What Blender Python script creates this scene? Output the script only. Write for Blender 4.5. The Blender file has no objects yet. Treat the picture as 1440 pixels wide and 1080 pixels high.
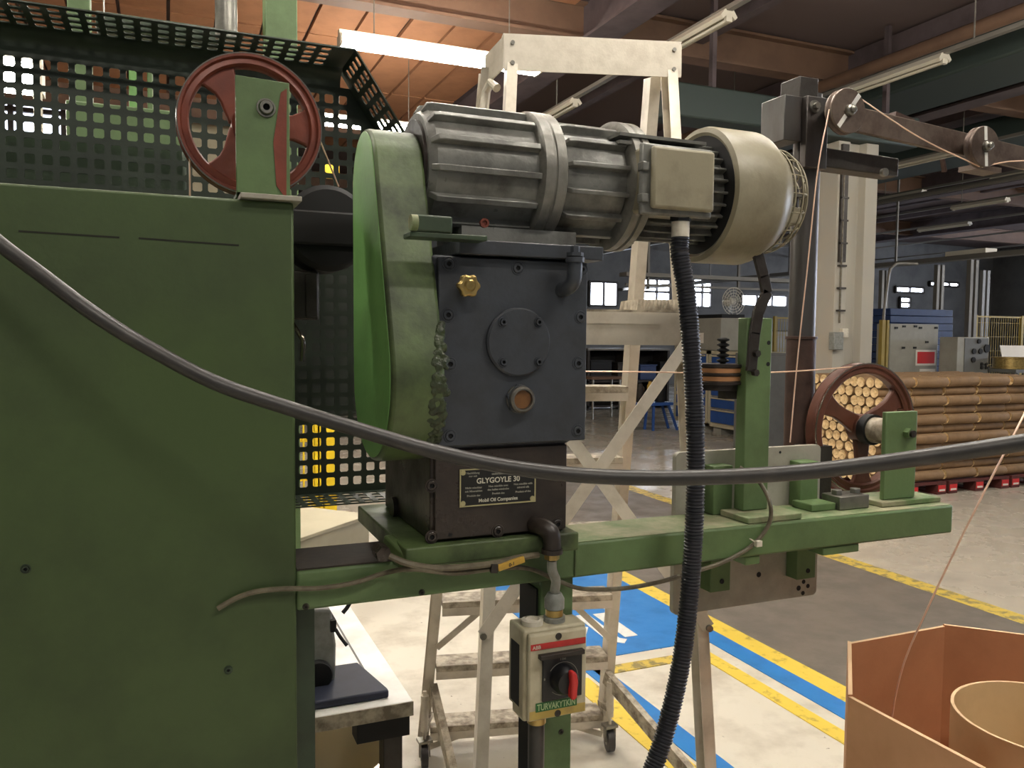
import bpy, bmesh, math, random
from mathutils import Vector, Matrix
random.seed(7)
SC = bpy.context.scene
COL = SC.collection
V = Vector
# ---------------------------------------------------------------- camera
FPX = 1150.0
TH, PI_, RO = math.radians(22.9), math.radians(3.4), math.radians(0.5)
EYE = V((0, 0, 1.55))
RM = Matrix.Rotation(-TH, 3, 'Z') @ Matrix.Rotation(math.pi/2-PI_, 3, 'X') @ Matrix.Rotation(RO, 3, 'Z')
cam = bpy.data.cameras.new('camera'); camo = bpy.data.objects.new('camera', cam); COL.objects.link(camo)
camo.matrix_world = Matrix.Translation(EYE) @ RM.to_4x4()
cam.sensor_width = 36; cam.lens = FPX/1440*36; cam.clip_start = 0.02; cam.clip_end = 200
SC.camera = camo
# ---------------------------------------------------------------- world, exposure
wd = bpy.data.worlds.new('world'); SC.world = wd; wd.use_nodes = True
bg = wd.node_tree.nodes['Background']; bg.inputs[0].default_value = (0.95, 0.97, 1.0, 1); bg.inputs[1].default_value = 0.05
vs = SC.view_settings
vs.view_transform = 'Standard'; vs.look = 'None'; vs.gamma = 1; vs.use_curve_mapping = False; vs.exposure = 1.8
TUBE = 95.0      # emission of the lit fluorescent tubes
# ---------------------------------------------------------------- measuring the photograph: sight lines cut with real planes
def ray(px, py): return RM @ V(((px-720)/FPX, -(py-540)/FPX, -1.0))
def W(px, py, Y): r = ray(px, py); return EYE + r*(Y/r.y)
def F(px, py, z=0.0): r = ray(px, py); return EYE + r*((z-EYE.z)/r.z)
def XP(px, py, x): r = ray(px, py); return EYE + r*(x/r.x)
def D(px, py, d): return EYE + ray(px, py)*d
# ---------------------------------------------------------------- materials
def lin(c):
    c = c/255.0
    return c/12.92 if c <= 0.04045 else ((c+0.055)/1.055)**2.4
def rgb(h):
    if isinstance(h, str): h = tuple(int(h[i:i+2], 16) for i in (0, 2, 4))
    return tuple(lin(c) for c in h)+(1,)
M = {}
def mat(name, col, rough=0.5, metal=0.0, dirt=None, amt=0.5, scale=6.0, bump=0.0, bscale=80.0, lo=0.42, hi=0.68, rvar=0.0, detail=6, stretch=None, spec=None, specks=None):
    m = bpy.data.materials.new(name); m.use_nodes = True
    nt = m.node_tree; b = nt.nodes['Principled BSDF']
    b.inputs['Roughness'].default_value = rough; b.inputs['Metallic'].default_value = metal
    if spec is not None: b.inputs['Specular IOR Level'].default_value = spec
    b.inputs['Base Color'].default_value = rgb(col)
    if dirt or bump or rvar or specks:
        tc = nt.nodes.new('ShaderNodeTexCoord'); src = tc.outputs['Object']
        if stretch:
            mp = nt.nodes.new('ShaderNodeMapping'); mp.inputs['Scale'].default_value = stretch
            nt.links.new(src, mp.inputs[0]); src = mp.outputs[0]
    if dirt or rvar:
        n = nt.nodes.new('ShaderNodeTexNoise'); n.inputs['Scale'].default_value = scale; n.inputs['Detail'].default_value = detail; n.inputs['Roughness'].default_value = 0.62
        nt.links.new(src, n.inputs['Vector'])
        mr = nt.nodes.new('ShaderNodeMapRange'); mr.inputs[1].default_value = lo; mr.inputs[2].default_value = hi
        nt.links.new(n.outputs[0], mr.inputs[0])
    if dirt:
        mr.inputs[4].default_value = amt
        mx = nt.nodes.new('ShaderNodeMix'); mx.data_type = 'RGBA'
        mx.inputs[6].default_value = rgb(col); mx.inputs[7].default_value = rgb(dirt)
        nt.links.new(mr.outputs[0], mx.inputs[0]); nt.links.new(mx.outputs[2], b.inputs['Base Color'])
    if specks:
        scol, sscale, slo = specks
        n3 = nt.nodes.new('ShaderNodeTexNoise'); n3.inputs['Scale'].default_value = sscale; n3.inputs['Detail'].default_value = 5; n3.inputs['Roughness'].default_value = 0.7
        nt.links.new(src, n3.inputs['Vector'])
        m3 = nt.nodes.new('ShaderNodeMapRange'); m3.inputs[1].default_value = slo; m3.inputs[2].default_value = slo+.05
        nt.links.new(n3.outputs[0], m3.inputs[0])
        x3 = nt.nodes.new('ShaderNodeMix'); x3.data_type = 'RGBA'; x3.inputs[7].default_value = rgb(scol)
        nt.links.new(m3.outputs[0], x3.inputs[0])
        if dirt: nt.links.new(mx.outputs[2], x3.inputs[6])
        else: x3.inputs[6].default_value = rgb(col)
        nt.links.new(x3.outputs[2], b.inputs['Base Color'])
    if rvar:
        mr2 = nt.nodes.new('ShaderNodeMapRange'); mr2.inputs[1].default_value = 0.3; mr2.inputs[2].default_value = 0.7
        mr2.inputs[3].default_value = max(0.03, rough-rvar); mr2.inputs[4].default_value = min(1, rough+rvar)
        nt.links.new(n.outputs[0], mr2.inputs[0]); nt.links.new(mr2.outputs[0], b.inputs['Roughness'])
    if bump:
        n2 = nt.nodes.new('ShaderNodeTexNoise'); n2.inputs['Scale'].default_value = bscale; n2.inputs['Detail'].default_value = 4
        nt.links.new(src, n2.inputs['Vector'])
        bp = nt.nodes.new('ShaderNodeBump'); bp.inputs['Strength'].default_value = bump; bp.inputs['Distance'].default_value = 0.004
        nt.links.new(n2.outputs[0], bp.inputs['Height']); nt.links.new(bp.outputs[0], b.inputs['Normal'])
    M[name] = m
    return m
def emis(name, col, s):
    m = bpy.data.materials.new(name); m.use_nodes = True
    b = m.node_tree.nodes['Principled BSDF']; b.inputs['Base Color'].default_value = rgb(col)
    b.inputs['Emission Color'].default_value = rgb(col); b.inputs['Emission Strength'].default_value = s
    M[name] = m
mat('green', (98, 122, 78), 0.5, 0, (48, 54, 36), 0.55, 7, 0.12, 90, 0.45, 0.8, 0.1)
mat('green_grimy', (86, 104, 62), 0.5, 0, (30, 32, 24), 0.8, 9, 0.15, 90, 0.40, 0.68, 0.12)
mat('green_shaded', (68, 86, 48), 0.5, 0, (42, 52, 31), 0.6, 4, 0.12, 90, 0.42, 0.75, 0.1, specks=((36, 40, 26), 16, .74))  # same machine green, darkened for the dim light on the cabinet front
mat('housing_dark', (38, 44, 36), 0.6)
mat('green_bright', (122, 172, 98), 0.45, 0, (74, 96, 60), 0.45, 12, 0.08, 120, 0.5, 0.8)  # lit tone for the belt cover side; also a light green post
mat('green_dust', (92, 118, 72), 0.7, 0, (168, 158, 132), 0.75, 10, 0.15, 60, 0.36, 0.62)
mat('green_dark', (58, 74, 54), 0.5, 0, (30, 36, 28), 0.6, 6, 0.1, 90)
mat('guard', (52, 62, 50), 0.45, 0.1, (34, 40, 32), 0.6, 8, 0.1, 90)
mat('gear_paint', (62, 66, 72), 0.42, 0, (34, 34, 34), 0.6, 12, 0.14, 120, 0.42, 0.75, 0.12, specks=((150, 150, 145), 60, .73))
mat('gear_oily', (58, 50, 44), 0.35, 0, (26, 22, 20), 0.75, 10, 0.15, 90, 0.4, 0.65, 0.15)
mat('motor', (128, 128, 122), 0.38, 0.2, (52, 49, 44), 0.8, 14, 0.25, 70, 0.42, 0.7, 0.12)
mat('motor_ring', (134, 132, 124), 0.4, 0.25, (60, 56, 48), 0.7, 18, 0.25, 80, 0.42, 0.72, 0.1)
mat('cream', (146, 139, 117), 0.42, 0, (104, 94, 76), 0.7, 9, 0.15, 80, 0.45, 0.75)
mat('cream_dirty', (148, 141, 118), 0.45, 0, (90, 82, 66), 0.6, 14, 0.12, 90, 0.45, 0.75)
mat('alu', (204, 196, 180), 0.42, 0.25, (150, 138, 118), 0.55, 12, 0.08, 150, 0.45, 0.75, 0.08)
mat('alu_dirty', (186, 176, 156), 0.5, 0.2, (96, 84, 68), 0.8, 26, 0.1, 120, 0.4, 0.62)
mat('steel', (140, 138, 130), 0.4, 0.8, (84, 78, 68), 0.6, 16, 0.12, 120, 0.42, 0.7, 0.1)
mat('plate_steel', (172, 168, 154), 0.5, 0.1, (118, 114, 100), 0.6, 9, 0.08, 100, 0.42, 0.7, 0.1)
mat('dark_steel', (66, 62, 58), 0.45, 0.5, (44, 34, 28), 0.7, 14, 0.2, 90, 0.42, 0.7)
mat('pipe_steel', (92, 90, 88), 0.38, 0.6, (66, 52, 46), 0.7, 10, 0.12, 90, 0.42, 0.7, 0.1, stretch=(1, 1, .3))
mat('rusty', (78, 58, 50), 0.55, 0.3, (44, 32, 28), 0.7, 14, 0.25, 90)
mat('arm_steel', (112, 98, 88), 0.42, 0.5, (62, 48, 42), 0.8, 16, 0.15, 90, 0.4, 0.65)
mat('red_cast', (128, 66, 50), 0.42, 0.1, (74, 40, 34), 0.65, 12, 0.25, 60, 0.42, 0.72)
mat('red_brown', (104, 62, 46), 0.45, 0.15, (58, 38, 30), 0.7, 12, 0.25, 60, 0.42, 0.72)
mat('worn_metal', (150, 140, 128), 0.25, 0.95)
mat('brass', (190, 164, 104), 0.35, 0.85, (120, 100, 60), 0.6, 40)
mat('glass_oil', (120, 84, 50), 0.12, 0, (84, 56, 34), 0.7, 40)
mat('black_rubber', (60, 58, 56), 0.4, 0, (84, 80, 76), 0.6, 30, 0.1, 60, 0.5, 0.8, specks=((176, 170, 160), 14, .76))
mat('black_plastic', (24, 24, 26), 0.38)
mat('hose_black', (42, 43, 48), 0.36)
mat('near_black', (16, 16, 16), 0.7)
mat('grey_cable', (112, 104, 84), 0.5, 0, (60, 54, 42), 0.7, 30, 0, 1, 0.4, 0.65)
mat('grey_plastic', (140, 142, 136), 0.45, 0, (98, 98, 90), 0.6, 40)
mat('white_plastic', (214, 208, 192), 0.45, 0, (160, 148, 124), 0.5, 40)
mat('box_cream', (196, 188, 160), 0.45, 0, (140, 124, 90), 0.55, 22, 0.05, 120, 0.45, 0.75)
mat('grime', (52, 44, 36), 0.75, 0, (30, 26, 22), 0.6, 16, 0.2, 60)
mat('liner_pale', (226, 214, 184), 0.35, 0.2)
mat('box_yellowed', (190, 164, 84), 0.5, 0, (150, 130, 90), 0.7, 30)
mat('red_print', (196, 52, 48), 0.5, 0, (150, 50, 44), 0.6, 40)
mat('red_handle', (206, 48, 46), 0.4)
mat('green_print', (44, 106, 52), 0.5, 0, (60, 90, 50), 0.5, 60)
mat('pale_text', (206, 202, 184), 0.6)
mat('dull_text', (150, 148, 136), 0.6)
mat('lightgreen_text', (176, 200, 150), 0.6)
mat('plate_black', (30, 30, 28), 0.35)
mat('plate_gold', (186, 178, 134), 0.4, 0.4)
mat('yellow_tag', (196, 158, 62), 0.5, 0, (150, 120, 60), 0.5, 60)
mat('copper', (240, 204, 178), 0.3, 0.2)
mat('copper_worn', (206, 150, 104), 0.35, 0.6)
mat('card_in', (186, 130, 92), 0.8, 0, (160, 108, 74), 0.5, 8, 0.05, 200)
mat('card_out', (234, 180, 136), 0.75, 0, (216, 160, 116), 0.5, 10, 0.05, 200)
mat('card_edge', (222, 188, 146), 0.8)
mat('tube_card', (222, 194, 148), 0.7, 0, (204, 172, 126), 0.5, 10, 0.03, 200)
mat('kraft', (142, 112, 78), 0.65, 0, (116, 90, 62), 0.6, 10, 0.1, 60)
mat('kraft_end', (236, 208, 158), 0.7, 0, (186, 150, 104), 0.6, 30, 0.2, 60)
mat('red_wood', (92, 40, 34), 0.7, 0, (60, 30, 26), 0.6, 10)
mat('red_label', (206, 44, 44), 0.5)
mat('white_label', (226, 220, 210), 0.6)
mat('concrete', (208, 202, 186), 0.42, 0, (140, 128, 108), 0.7, 3.2, 0.06, 40, 0.47, 0.78, 0.14, 10, specks=((104, 92, 76), 22, .665))
mat('concrete_far', (190, 182, 166), 0.27, 0, (128, 122, 112), 0.6, 2.0, 0.05, 30, 0.42, 0.75, 0.16, 10)
mat('asphalt', (112, 104, 94), 0.5, 0, (88, 82, 74), 0.6, 4, 0.08, 60, 0.42, 0.72, 0.12)
mat('blue_paint', (50, 122, 190), 0.4, 0, (44, 96, 150), 0.5, 5, 0.04, 60, 0.5, 0.8, 0.1)
mat('yellow_paint', (220, 192, 76), 0.45, 0, (150, 128, 60), 0.75, 14, 0.05, 60, 0.55, 0.66, 0.1)
mat('yellow_worn', (206, 180, 80), 0.45, 0, (120, 110, 80), 0.85, 16, 0.05, 60, 0.48, 0.58)
mat('white_paint', (224, 222, 214), 0.5, 0, (180, 186, 190), 0.5, 20)
mat('roof_board', (166, 116, 82), 0.8, 0, (134, 90, 62), 0.6, 2.5, 0.1, 40)
mat('roof_dark', (96, 82, 80), 0.85)
mat('girder', (92, 80, 82), 0.7, 0, (44, 38, 38), 0.5, 3)
mat('girder_brown', (110, 84, 66), 0.7, 0, (84, 62, 50), 0.5, 3)
mat('duct_green', (48, 60, 56), 0.6)
mat('lum_white', (190, 184, 168), 0.5)
mat('tray', (120, 116, 108), 0.5, 0.4)
mat('column', (172, 168, 156), 0.7, 0, (180, 170, 150), 0.5, 3, 0.05, 30)
mat('wall_grey', (112, 112, 110), 0.8, 0, (70, 70, 70), 0.5, 1.5)
mat('blue_steel', (48, 84, 150), 0.4, 0, (40, 70, 124), 0.5, 8)
mat('blue_dark', (42, 62, 104), 0.45, 0, (34, 50, 84), 0.5, 8)
mat('pale_frame', (184, 176, 150), 0.5)
mat('grey_cab', (150, 148, 138), 0.5, 0, (128, 124, 114), 0.5, 5)
mat('grey_dark_cab', (98, 98, 94), 0.5, 0, (80, 80, 76), 0.5, 5)
mat('fence_yellow', (150, 130, 62), 0.5)
mat('yellow', (222, 190, 30), 0.5, 0, (190, 150, 30), 0.5, 9)
mat('bench_white', (238, 236, 230), 0.45, 0, (196, 190, 176), 0.5, 8)
mat('bench_mat', (40, 46, 66), 0.6, 0, (30, 34, 48), 0.5, 20)
mat('drum_blue', (58, 60, 120), 0.35)
mat('steel_shiny', (206, 200, 186), 0.22, 0.9, None)
mat('weld', (60, 72, 44), 0.35, 0, (34, 38, 24), 0.8, 40, 0.7, 160)
mat('beige_board', (168, 160, 134), 0.6, 0, (146, 138, 114), 0.5, 5)
mat('dirt_mark', (34, 36, 26), 0.8)
emis('tube_lit', (255, 248, 236), TUBE/4)
emis('window_day', (226, 236, 255), 6.0)
emis('window_bay', (226, 236, 255), 0.9)
# ---------------------------------------------------------------- mesh building
class MB:
    def __init__(s): s.bm = bmesh.new(); s.mi = 0
    def _f(s, vs):
        try:
            f = s.bm.faces.new(vs); f.material_index = s.mi; return f
        except ValueError: return None
    def mesh(s, verts, faces):
        vv = [s.bm.verts.new(v) for v in verts]
        for f in faces: s._f([vv[i] for i in f])
        return s
    def box(s, x0, x1, y0, y1, z0, z1):
        return s.mesh([(x0,y0,z0),(x1,y0,z0),(x1,y1,z0),(x0,y1,z0),(x0,y0,z1),(x1,y0,z1),(x1,y1,z1),(x0,y1,z1)],
                      [(0,3,2,1),(4,5,6,7),(0,1,5,4),(1,2,6,5),(2,3,7,6),(3,0,4,7)])
    def bar(s, p0, p1, w, h, side=(1,0,0)):
        """box beam p0->p1: w along `side`, h along the third direction"""
        p0, p1 = V(p0), V(p1); a = (p1-p0).normalized(); u = V(side); u = (u-a*u.dot(a)).normalized(); v = a.cross(u)
        q = []
        for p in (p0, p1):
            for su, sv in ((-1,-1),(1,-1),(1,1),(-1,1)): q.append(p+u*(su*w/2)+v*(sv*h/2))
        return s.mesh(q, [(0,3,2,1),(4,5,6,7),(0,1,5,4),(1,2,6,5),(2,3,7,6),(3,0,4,7)])
    def cyl(s, p0, p1, r, r2=None, seg=24, ph=0.0):
        p0, p1 = V(p0), V(p1); r2 = r if r2 is None else r2; a = (p1-p0).normalized()
        u = a.orthogonal().normalized(); v = a.cross(u); n = seg; q = []
        for p, rr in ((p0, r), (p1, r2)):
            for i in range(n):
                t = 2*math.pi*i/n+ph; q.append(p+(u*math.cos(t)+v*math.sin(t))*rr)
        return s.mesh(q, [(i, (i+1) % n, n+(i+1) % n, n+i) for i in range(n)]+[tuple(range(n))[::-1], tuple(range(n, 2*n))])
    def ring(s, c, axis, ro, ri, h, seg=40):
        """flat washer of thickness h starting at c along axis"""
        return s.lathe(c, axis, [(ri,0),(ro,0),(ro,h),(ri,h)], seg, True)
    def lathe(s, c, axis, prof, seg=40, closed=False, a0=0.0, a1=None):
        c = V(c); a = V(axis).normalized(); u = a.orthogonal().normalized(); v = a.cross(u)
        full = a1 is None; a1 = a0+2*math.pi if full else a1; n = seg if full else seg+1
        R = []
        for i in range(n):
            t = a0+(a1-a0)*i/seg; d = u*math.cos(t)+v*math.sin(t)
            R.append([s.bm.verts.new(c+d*max(r, 1e-5)+a*h) for r, h in prof])
        m = len(prof)
        for i in range(n if full else n-1):
            A, B = R[i], R[(i+1) % n]
            for j in range(m if closed else m-1): s._f((A[j], B[j], B[(j+1) % m], A[(j+1) % m]))
        return s
    def prism(s, pts, off):
        """polygon (3D points) extruded by off"""
        pts = [V(p) for p in pts]; off = V(off); n = len(pts)
        return s.mesh(pts+[p+off for p in pts], [tuple(range(n))[::-1], tuple(range(n, 2*n))]+[(i, (i+1) % n, n+(i+1) % n, n+i) for i in range(n)])
    def tube(s, pts, r, seg=10, step=0.02, rf=None, smooth=True, cap=True):
        P = spline(pts, step) if smooth else [V(p) for p in pts]
        a = (P[1]-P[0]).normalized(); u = a.orthogonal().normalized(); rings = []; L = 0
        for i, p in enumerate(P):
            t = (P[min(i+1, len(P)-1)]-P[max(i-1, 0)]).normalized()
            u = (u-t*u.dot(t)).normalized(); v = t.cross(u)
            if i: L += (p-P[i-1]).length
            rr = rf(L) if rf else r
            rings.append([s.bm.verts.new(p+(u*math.cos(2*math.pi*k/seg)+v*math.sin(2*math.pi*k/seg))*rr) for k in range(seg)])
        for A, B in zip(rings, rings[1:]):
            for k in range(seg): s._f((A[k], A[(k+1) % seg], B[(k+1) % seg], B[k]))
        if cap: s._f(rings[0][::-1]); s._f(rings[-1])
        return s
    def ball(s, c, r, sc=(1,1,1), u=16, v=10):
        c = V(c); prof = []
        R = []
        for j in range(v+1):
            t = math.pi*j/v
            R.append([s.bm.verts.new(c+V((r*sc[0]*math.sin(t)*math.cos(2*math.pi*i/u), r*sc[1]*math.sin(t)*math.sin(2*math.pi*i/u), r*sc[2]*math.cos(t)))) for i in range(u)])
        for A, B in zip(R, R[1:]):
            for i in range(u): s._f((A[i], B[i], B[(i+1) % u], A[(i+1) % u]))
        bmesh.ops.remove_doubles(s.bm, verts=s.bm.verts, dist=1e-6)
        return s
def spline(pts, step):
    P = [V(p) for p in pts]; out = []
    for i in range(len(P)-1):
        a, b = P[i], P[i+1]; p0 = P[i-1] if i else a*2-b; p3 = P[i+2] if i+2 < len(P) else b*2-a
        n = max(1, int((b-a).length/step))
        for k in range(n):
            t = k/n; out.append(0.5*((2*a)+(b-p0)*t+(2*p0-5*a+4*b-p3)*t*t+(3*a-p0-3*b+p3)*t**3))
    out.append(P[-1]); return out
def meshdata(name, mb, mats, sharp=0.6):
    bm = mb.bm; bmesh.ops.recalc_face_normals(bm, faces=bm.faces)
    for f in bm.faces: f.smooth = True
    for e in bm.edges:
        e.smooth = not (len(e.link_faces) != 2 or e.calc_face_angle(0) > sharp)
    me = bpy.data.meshes.new(name); bm.to_mesh(me); bm.free()
    for m in (mats if isinstance(mats, (list, tuple)) else [mats]): me.materials.append(M[m])
    return me
def obj(name, mb, mats, parent=None, bev=0.0, label=None, sharp=0.6):
    me = meshdata(name, mb, mats, sharp) if isinstance(mb, MB) else mb
    o = bpy.data.objects.new(name, me); COL.objects.link(o)
    if parent is not None:
        o.parent = parent
        root = parent
        while root.parent is not None: root = root.parent
        if parent.parent is None: o.matrix_parent_inverse = root.matrix_basis.inverted()
    if bev:
        b = o.modifiers.new('bevel', 'BEVEL'); b.width = bev; b.segments = 2; b.limit_method = 'ANGLE'; b.angle_limit = 0.6
    if label: o['label'] = label
    return o
def tag(o, label, cat, group=None):
    o['label'] = label; o['category'] = cat
    if group: o['group'] = group
    return o
def thing(name, label, cat, loc=(0,0,0), group=None):
    o = bpy.data.objects.new(name, None); COL.objects.link(o); o.location = loc; o.empty_display_size = 0.05
    o.matrix_basis = Matrix.Translation(V(loc))
    return tag(o, label, cat, group)
def struct(name, mb, mats, bev=0.0):
    o = obj(name, mb, mats, None, bev); o['kind'] = 'structure'; return o
def text(name, s, p, size, m, parent, right=(1,0,0), up=(0,0,1), depth=0.0004, align='LEFT', width=None, rot=0.0, label=None):
    """flat lettering standing on a surface, p = baseline start (or centre)"""
    cu = bpy.data.curves.new(name, 'FONT'); cu.body = s; cu.size = size; cu.align_x = align; cu.extrude = depth; cu.offset = size*.018
    to = bpy.data.objects.new('tmp_text', cu); COL.objects.link(to)
    me = bpy.data.meshes.new_from_object(to.evaluated_get(bpy.context.evaluated_depsgraph_get()))
    bpy.data.objects.remove(to); bpy.data.curves.remove(cu)
    r, u = V(right).normalized(), V(up).normalized(); n = r.cross(u)
    xs = [v.co.x for v in me.vertices]; k = 1.0
    if width and xs: k = width/(max(xs)-min(xs))
    T = Matrix(((r.x*k, u.x, n.x, p[0]), (r.y*k, u.y, n.y, p[1]), (r.z*k, u.z, n.z, p[2]), (0,0,0,1)))
    me.transform(T @ Matrix.Rotation(rot, 4, 'Z'))
    me.materials.clear(); me.materials.append(M[m]); me.name = name
    return obj(name, me, None, parent, label=label)
def socket_bolt(p, r, parent, m='gear_paint', axis=(0,-1,0), h=0.006, name='bolt'):
    """socket head screw sunk in a counterbore"""
    p = V(p); a = V(axis).normalized(); b = MB()
    b.lathe(p, a, [(r*1.35,0),(r*1.3,h*.25),(r*1.08,h*.25),(r*1.08,-h*.1),(r*.95,-h*.1),(r*.95,h*.55),(r*.86,h*.7),(r*.48,h*.7)], 20)
    o = obj(name, b, m, parent)
    hx = MB(); hx.lathe(p, a, [(r*.48,h*.7),(r*.46,h*.05),(0,h*.05)], 6)
    obj('hex_socket', hx, 'near_black', o)
    return o
# ================================================================ THE HALL
FARY, RX, LX = 22.5, 30.0, -7.0
struct('floor', MB().box(LX, RX, -4, FARY, -0.10, 0.0), 'concrete')
def mark(x0, x1, y0, y1, m, z=0.003):
    o = struct('floor_marking', MB().box(x0, x1, y0, y1, 0.0005, z), m); return o
struct('floor_far_slab', MB().box(4.42, RX, -4, FARY, 0.0005, 0.002), 'concrete_far')
struct('floor_far_bay', MB().box(LX, 4.42, 6.4, FARY, 0.0005, 0.002), 'concrete_far')
struct('floor_aisle', MB().box(2.76, 4.28, -4, FARY, 0.002, 0.003), 'asphalt')
mark(2.64, 2.76, -4, FARY, 'yellow_paint', 0.004)
mark(4.28, 4.42, -4, FARY, 'yellow_worn', 0.004)
mark(2.52, 2.64, -4, 3.38, 'blue_paint', 0.004)
mark(1.76, 2.64, 3.38, 4.95, 'blue_paint', 0.004)
mark(2.36, 2.44, 1.0, 3.28, 'yellow_paint', 0.004)
mark(1.80, 2.36, 3.20, 3.28, 'yellow_worn', 0.004)
mark(1.76, 1.86, 0.8, 3.38, 'blue_paint', 0.004)
mark(1.64, 1.74, 0.8, 3.20, 'yellow_paint', 0.004)
def stroke(a, b, w):
    a, b = F(*a), F(*b); mb = MB(); mb.bar(a+V((0,0,.005)), b+V((0,0,.005)), w, 0.002, (b-a).cross(V((0,0,1))))
    o = obj('floor_lettering', mb, 'white_paint'); o['kind'] = 'structure'; return o
stroke((818, 866), (866, 903), .075); stroke((842, 864), (888, 896), .075); stroke((852, 899), (880, 903), .06)
stroke((812, 848), (862, 857), .06); stroke((800, 886), (826, 888), .1); stroke((806, 838), (850, 846), .05)
# walls
struct('wall_back', MB().box(LX, RX, FARY, FARY+.2, 0, 5.6), 'wall_grey')
struct('wall_right', MB().box(RX, RX+.2, -4, FARY+.2, 0, 5.6), 'wall_grey')
struct('wall_left', MB().box(LX-.2, LX, -4, FARY+.2, 0, 5.6), 'wall_grey')
# roof: dark deck, boards hung under it, girders
ceil = struct('ceiling', MB().box(LX, RX, -4, FARY+.2, 5.12, 5.4), 'roof_dark')
bd = meshdata('roof_board', MB().box(0, .462, 0, 1.93, 0, .05), 'roof_board')
for i in range(-6, 6):
    for j in range(2, 8):
        o = obj('roof_board', bd, None, ceil); o.location = (1.07+i*.5+.02, .1+j*1.97+.02, 5.05+random.uniform(0, .012))
def girder_mb(x0, x1, y0, y1, z0, z1, t=.03):
    """I-section: two flanges and a web"""
    mb = MB(); lx, ly = x1-x0, y1-y0
    mb.box(x0, x1, y0, y1, z0, z0+t); mb.box(x0, x1, y0, y1, z1-t, z1)
    if lx > ly: c = (y0+y1)/2; mb.box(x0, x1, c-t/2, c+t/2, z0+t, z1-t)
    else: c = (x0+x1)/2; mb.box(c-t/2, c+t/2, y0, y1, z0+t, z1-t)
    return mb
n = 0
for x in (4.02, 9.6, 15.2, 20.8):
    struct('trim_%d' % n, girder_mb(x, x+.34, -4, FARY, 4.62, 5.12), 'girder'); n += 1
for y in (7.9, 13.2, 18.4):
    struct('trim_%d' % n, girder_mb(-3.0, RX, y, y+.22, 4.70, 5.10), 'girder_brown'); n += 1
for x in (5.6, 7.9, 11.2, 13.0, 17.2, 19.0):
    struct('trim_%d' % n, MB().box(x, x+.12, -4, FARY, 4.9, 5.1), 'girder'); n += 1
for x0, x1 in ((8.1, 9.1), (11.4, 12.6)):
    struct('trim_%d' % n, MB().box(x0, x1, -2, FARY, 4.5, 4.85), 'duct_green', .03); n += 1
tag(obj('ceiling_pipe', MB().cyl((7.38, -3, 4.6), (7.38, FARY, 4.6), .07, seg=16), 'girder_brown'), 'long brown pipe running under the dark ceiling above the pulley arm', 'pipe')
tag(obj('ceiling_pipe', MB().cyl((12.1, 4, 4.05), (12.1, FARY, 4.05), .045, seg=12), 'tray'), 'thin grey pipe high under the dark ceiling at the right', 'pipe')
# ---- trunking rails and luminaires
def rail_mb(x, y0, y1, z): return MB().box(x-.03, x+.03, y0, y1, z+.09, z+.13)
rails = [(4.4, 4.6, FARY, 'first from the lit lamp'), (6.95, 4.5, FARY, 'second from the lit lamp'), (10.6, 4, FARY, 'above the white column'), (12.9, 4, FARY, 'behind the pulley arm'), (15.0, 4, FARY, 'far right under the ceiling'), (17.3, 4, FARY, 'farther right under the ceiling'), (20.0, 4, FARY, 'last but one, far right'), (23.0, 4, FARY, 'farthest at the right')]
for x, y0, y1, w in rails:
    t = thing('lighting_rail', 'pale lighting rail along the ceiling, '+w, 'rail', (x, y0, 4.2), 'lighting rails')
    obj('rail_profile', rail_mb(x, y0, y1, 4.2), 'tray', t)
    for k in range(3):
        yy = y0+1+k*3.5; obj('hanger_rod', MB().cyl((x, yy, 4.33), (x, yy, 5.12), .008, seg=6), 'tray', t)
def luminaire_mbs(L):
    """batten luminaire along Y from 0 to L, tube axis at z=0"""
    body = MB(); prof = [(-.085,.045),(-.06,.02),(-.028,.05),(.028,.05),(.06,.02),(.085,.045),(.045,.10),(-.045,.10)]
    body.prism([(a, 0, b) for a, b in prof], (0, L, 0))
    tb = MB().cyl((0, .03, .02), (0, L-.03, .02), .016, seg=12)
    ends = (MB().box(-.03, .03, 0, .035, 0, .055), MB().box(-.03, .03, L-.035, L, 0, .055))
    return body, tb, ends
def luminaire(p, along, L, lit, label, grp):
    t = thing('lit_tube_lamp' if lit else 'tube_lamp', label, 'lamp', (0,0,0), grp)
    body, tb, ends = luminaire_mbs(L)
    if lit:   # wrap-around diffuser under a slim batten
        obj('batten', MB().box(-.03, .03, 0, L, .061, .10), 'lum_white', t)
        obj('diffuser', MB().prism([(a, .02, b) for a, b in ((-.05,-.03),(.05,-.03),(.068,0),(.06,.05),(.035,.06),(-.035,.06),(-.06,.05),(-.068,0))], (0, L-.04, 0)), 'tube_lit', t)
        for yy in (0, L-.018): obj('end_cap', MB().box(-.07, .07, yy, yy+.018, -.032, .06), 'lum_white', t)
        for yy in (.3, L-.3): obj('hanger_rod', MB().cyl((0, yy, .10), (0, yy, 5.12-p[2]), .006, seg=6), 'tray', t)
    else:
        obj('housing', body, 'lum_white', t); obj('tube', tb, 'lum_white', t)
        for e in ends: obj('tube_holder', e, 'lum_white', t)
    t.rotation_euler = (0, 0, -math.pi/2 if along == 'x' else 0); t.location = p
    return t
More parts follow.
